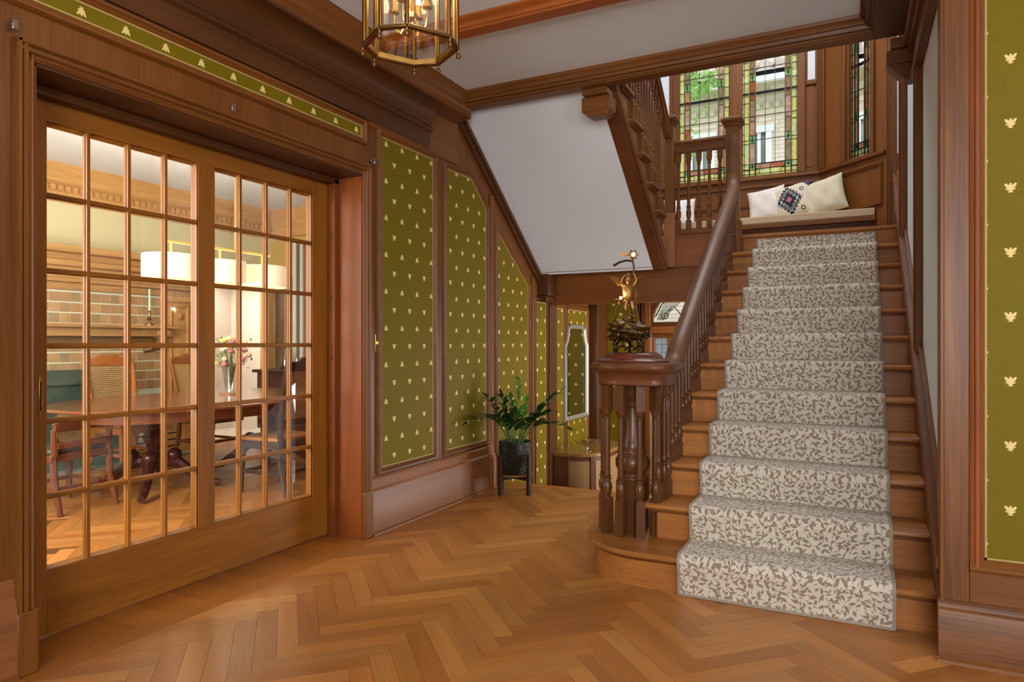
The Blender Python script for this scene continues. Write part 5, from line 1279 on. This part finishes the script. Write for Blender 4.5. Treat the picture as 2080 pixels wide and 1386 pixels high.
# ---- sideboard with bottle
sb = empty('sideboard', (-6.4, 6.75, 0), 'dark sideboard in front of the curtains at the dining room end', 'sideboard')
MB().box(-7.1, -5.6, 6.55, 6.9, .12, .86).build('body', wood((70, 44, 36), 'x'), sb, bevel=.008)
MB().box(-7.14, -5.56, 6.50, 6.92, .86, .90).build('top', wood((60, 34, 30), 'x'), sb, bevel=.006)
for x in (-7.05, -5.65): MB().box(x-.03, x+.03, 6.6, 6.66, 0, .12).build('leg', wood((60, 34, 30), 'z'), sb)
for i in range(3): d = MB().box(-7.06+i*.48, -6.62+i*.48, 6.535, 6.552, .18, .82).build('door', wood((78, 48, 38), 'z'), sb, bevel=.006); MB().ball((-6.66+i*.48, 6.53, .52), .014, 8, 6).build('knob', BRASS, d)
bt = MB().lathe([(0, 0), (.06, 0), (.065, .02), (.065, .16), (.03, .23), (.022, .28), (.03, .29), (0, .29)], (-6.72, 6.68, .90), 16).build('decanter', pane_mat('smoky_glass', (.45, .5, .45), .2))
tag(bt, 'smoky glass decanter on the sideboard', 'decanter')
bt = MB().lathe([(0, 0), (.03, 0), (.006, .01), (.006, .06), (.035, .10), (.03, .15), (.027, .15), (.03, .10), (0, .065)], (-6.50, 6.66, .90), 14).build('wine_glass', pane_mat('stem_glass', (.9, .92, .9), .25))
tag(bt, 'clear stemmed glass beside the decanter on the sideboard', 'glass')

# ================================================================== OUTSIDE THE BAY: neighbouring house, branch
YH = 13.0
ho = empty('house', (-2, YH, -1), 'neighbouring white brick house with tiled eaves seen through the stained glass', 'house')
def brick_mat():
    m, nt, p = newmat('white_brick'); b = nt.nodes.new('ShaderNodeTexBrick'); b.inputs['Color1'].default_value = (*lin((226, 210, 190)), 1); b.inputs['Color2'].default_value = (*lin((212, 196, 176)), 1); b.inputs['Mortar'].default_value = (*lin((180, 166, 150)), 1)
    b.inputs['Scale'].default_value = 1; b.inputs['Brick Width'].default_value = .24; b.inputs['Row Height'].default_value = .075; b.inputs['Mortar Size'].default_value = .008
    tc = nt.nodes.new('ShaderNodeTexCoord'); sp_ = nt.nodes.new('ShaderNodeSeparateXYZ'); cb_ = nt.nodes.new('ShaderNodeCombineXYZ')
    nt.links.new(tc.outputs['Object'], sp_.inputs[0]); nt.links.new(sp_.outputs[0], cb_.inputs[0]); nt.links.new(sp_.outputs[2], cb_.inputs[1]); nt.links.new(cb_.outputs[0], b.inputs['Vector']); nt.links.new(b.outputs[0], p.inputs['Base Color']); p.inputs['Roughness'].default_value = .9; return m
cream = plain('cream_stucco', (206, 198, 170), .8); pale = plain('pale_trim', (222, 226, 224), .7)
wins = ((-2.72, -2.42), (-1.66, -1.42), (.1, .5))
bw = MB(); xs = [-8]+[q for a, b in wins for q in (a, b)]+[5]
for i in range(0, len(xs), 2): bw.box(xs[i], xs[i+1], YH, YH+.3, -1, 5.36)
for a, b in wins: bw.box(a, b, YH, YH+.3, -1, 3.6).box(a, b, YH, YH+.3, 5.05, 5.36)
bw.build('brick_wall', brick_mat(), ho, smooth=0)
MB().box(-8, 5, YH-.06, YH+.3, 5.36, 5.44).box(-8, 5, YH-.03, YH+.3, 5.44, 5.7).build('frieze', cream, ho, smooth=0)
for i in range(30):
    x = -4.0+i*.16
    MB().box(x, x+.08, YH-.08, YH-.03, 5.46, 5.56).build('dentil', cream, ho)
MB().box(-8, 5, YH-.7, YH+.3, 5.70, 5.76).build('eave_soffit', plain('soffit_stucco', (186, 178, 140), .8), ho)
MB().box(-8, 5, YH-.78, YH-.68, 5.70, 5.90).build('gutter', pale, ho, bevel=.02)
for x in (-2.8, -1.3, .2): MB().box(x, x+.35, YH-.5, YH-.3, 5.66, 5.70).build('eave_bracket', cream, ho)
tm = plain('clay_tile', (206, 190, 178), .8, noise=.2, nscale=4)
for i in range(26):
    x = -4.2+i*.26
    MB().tube([(x, YH-.80, 5.93), (x, YH+2.0, 7.3)], .11, 10).build('roof_tile', tm, ho)
MB().prism([(YH-.78, 5.88), (YH+2.0, 7.25), (YH+2.0, 7.15), (YH-.78, 5.8)], 'x', -8, 5).build('roof', tm, ho)
for a, b in wins:
    fr_ = MB().box(a-.10, a, YH-.05, YH+.06, 3.5, 5.05).box(b, b+.10, YH-.05, YH+.06, 3.5, 5.05).box(a-.14, b+.14, YH-.07, YH+.06, 5.05, 5.17).box((a+b)/2-.03, (a+b)/2+.03, YH, YH+.06, 3.6, 5.05).box(a, b, YH, YH+.06, 4.3, 4.36).build('window', pale, ho, smooth=0)
    MB().box(a, b, YH+.08, YH+.10, 3.6, 5.05).build('pane', plain('house_glass_%d' % int(a*10), (150, 160, 150), .1), fr_)
tree = empty('tree', (-4.2, 10.6, -1.0), 'leafy green tree branch hanging outside the left stained glass window', 'tree')
rt = random.Random(11); lb = MB(); tbm = MB()
for (c, n_, s_) in (((-2.42, 10.2, 4.55), 90, .28), ((-2.05, 10.2, 5.05), 90, .26), ((-1.75, 10.3, 5.15), 60, .22), ((-2.25, 10.2, 4.2), 50, .18), ((-2.2, 10.3, 5.35), 70, .3), ((-2.9, 10.3, 4.9), 60, .3)):
    tbm.tube([(-3.4, 10.4, 5.9), (c[0]-.2, c[1]+.05, c[2]+.45), (c[0], c[1], c[2])], [.03, .015, .005], 6)
    for i in range(n_):
        p = Vector((c[0]+rt.gauss(0, s_*.5), c[1]+rt.gauss(0, .12), c[2]+rt.gauss(0, s_*.5))); d = Vector((rt.uniform(-1, 1), rt.uniform(-.6, .6), rt.uniform(-1, .4))).normalized()*.11; e = d.cross(Vector((.2, 1, .1))).normalized()*.028
        lb.add([p, p+d*.45+e, p+d, p+d*.45-e], [(0, 1, 2, 3)])
tbm.tube([(-4.2, 10.6, -1.0), (-4.1, 10.6, 2.5), (-3.7, 10.5, 5.2), (-3.4, 10.4, 5.95)], [.14, .11, .07, .03], 10)
tbm.build('trunk', plain('bark', (84, 70, 52), .9), tree)
lf_ = lb.build('foliage', plain('spring_leaf', (140, 184, 84), .5, Subsurface_Weight=0.0), tree, smooth=0); lf_['kind'] = 'stuff'
gd = MB().box(-20, 20, 8.6, 40, -1.1, -.95).build('ground', plain('garden_ground', (120, 124, 96), .9))
tag(gd, 'garden ground outside the house', 'ground', kind='structure')
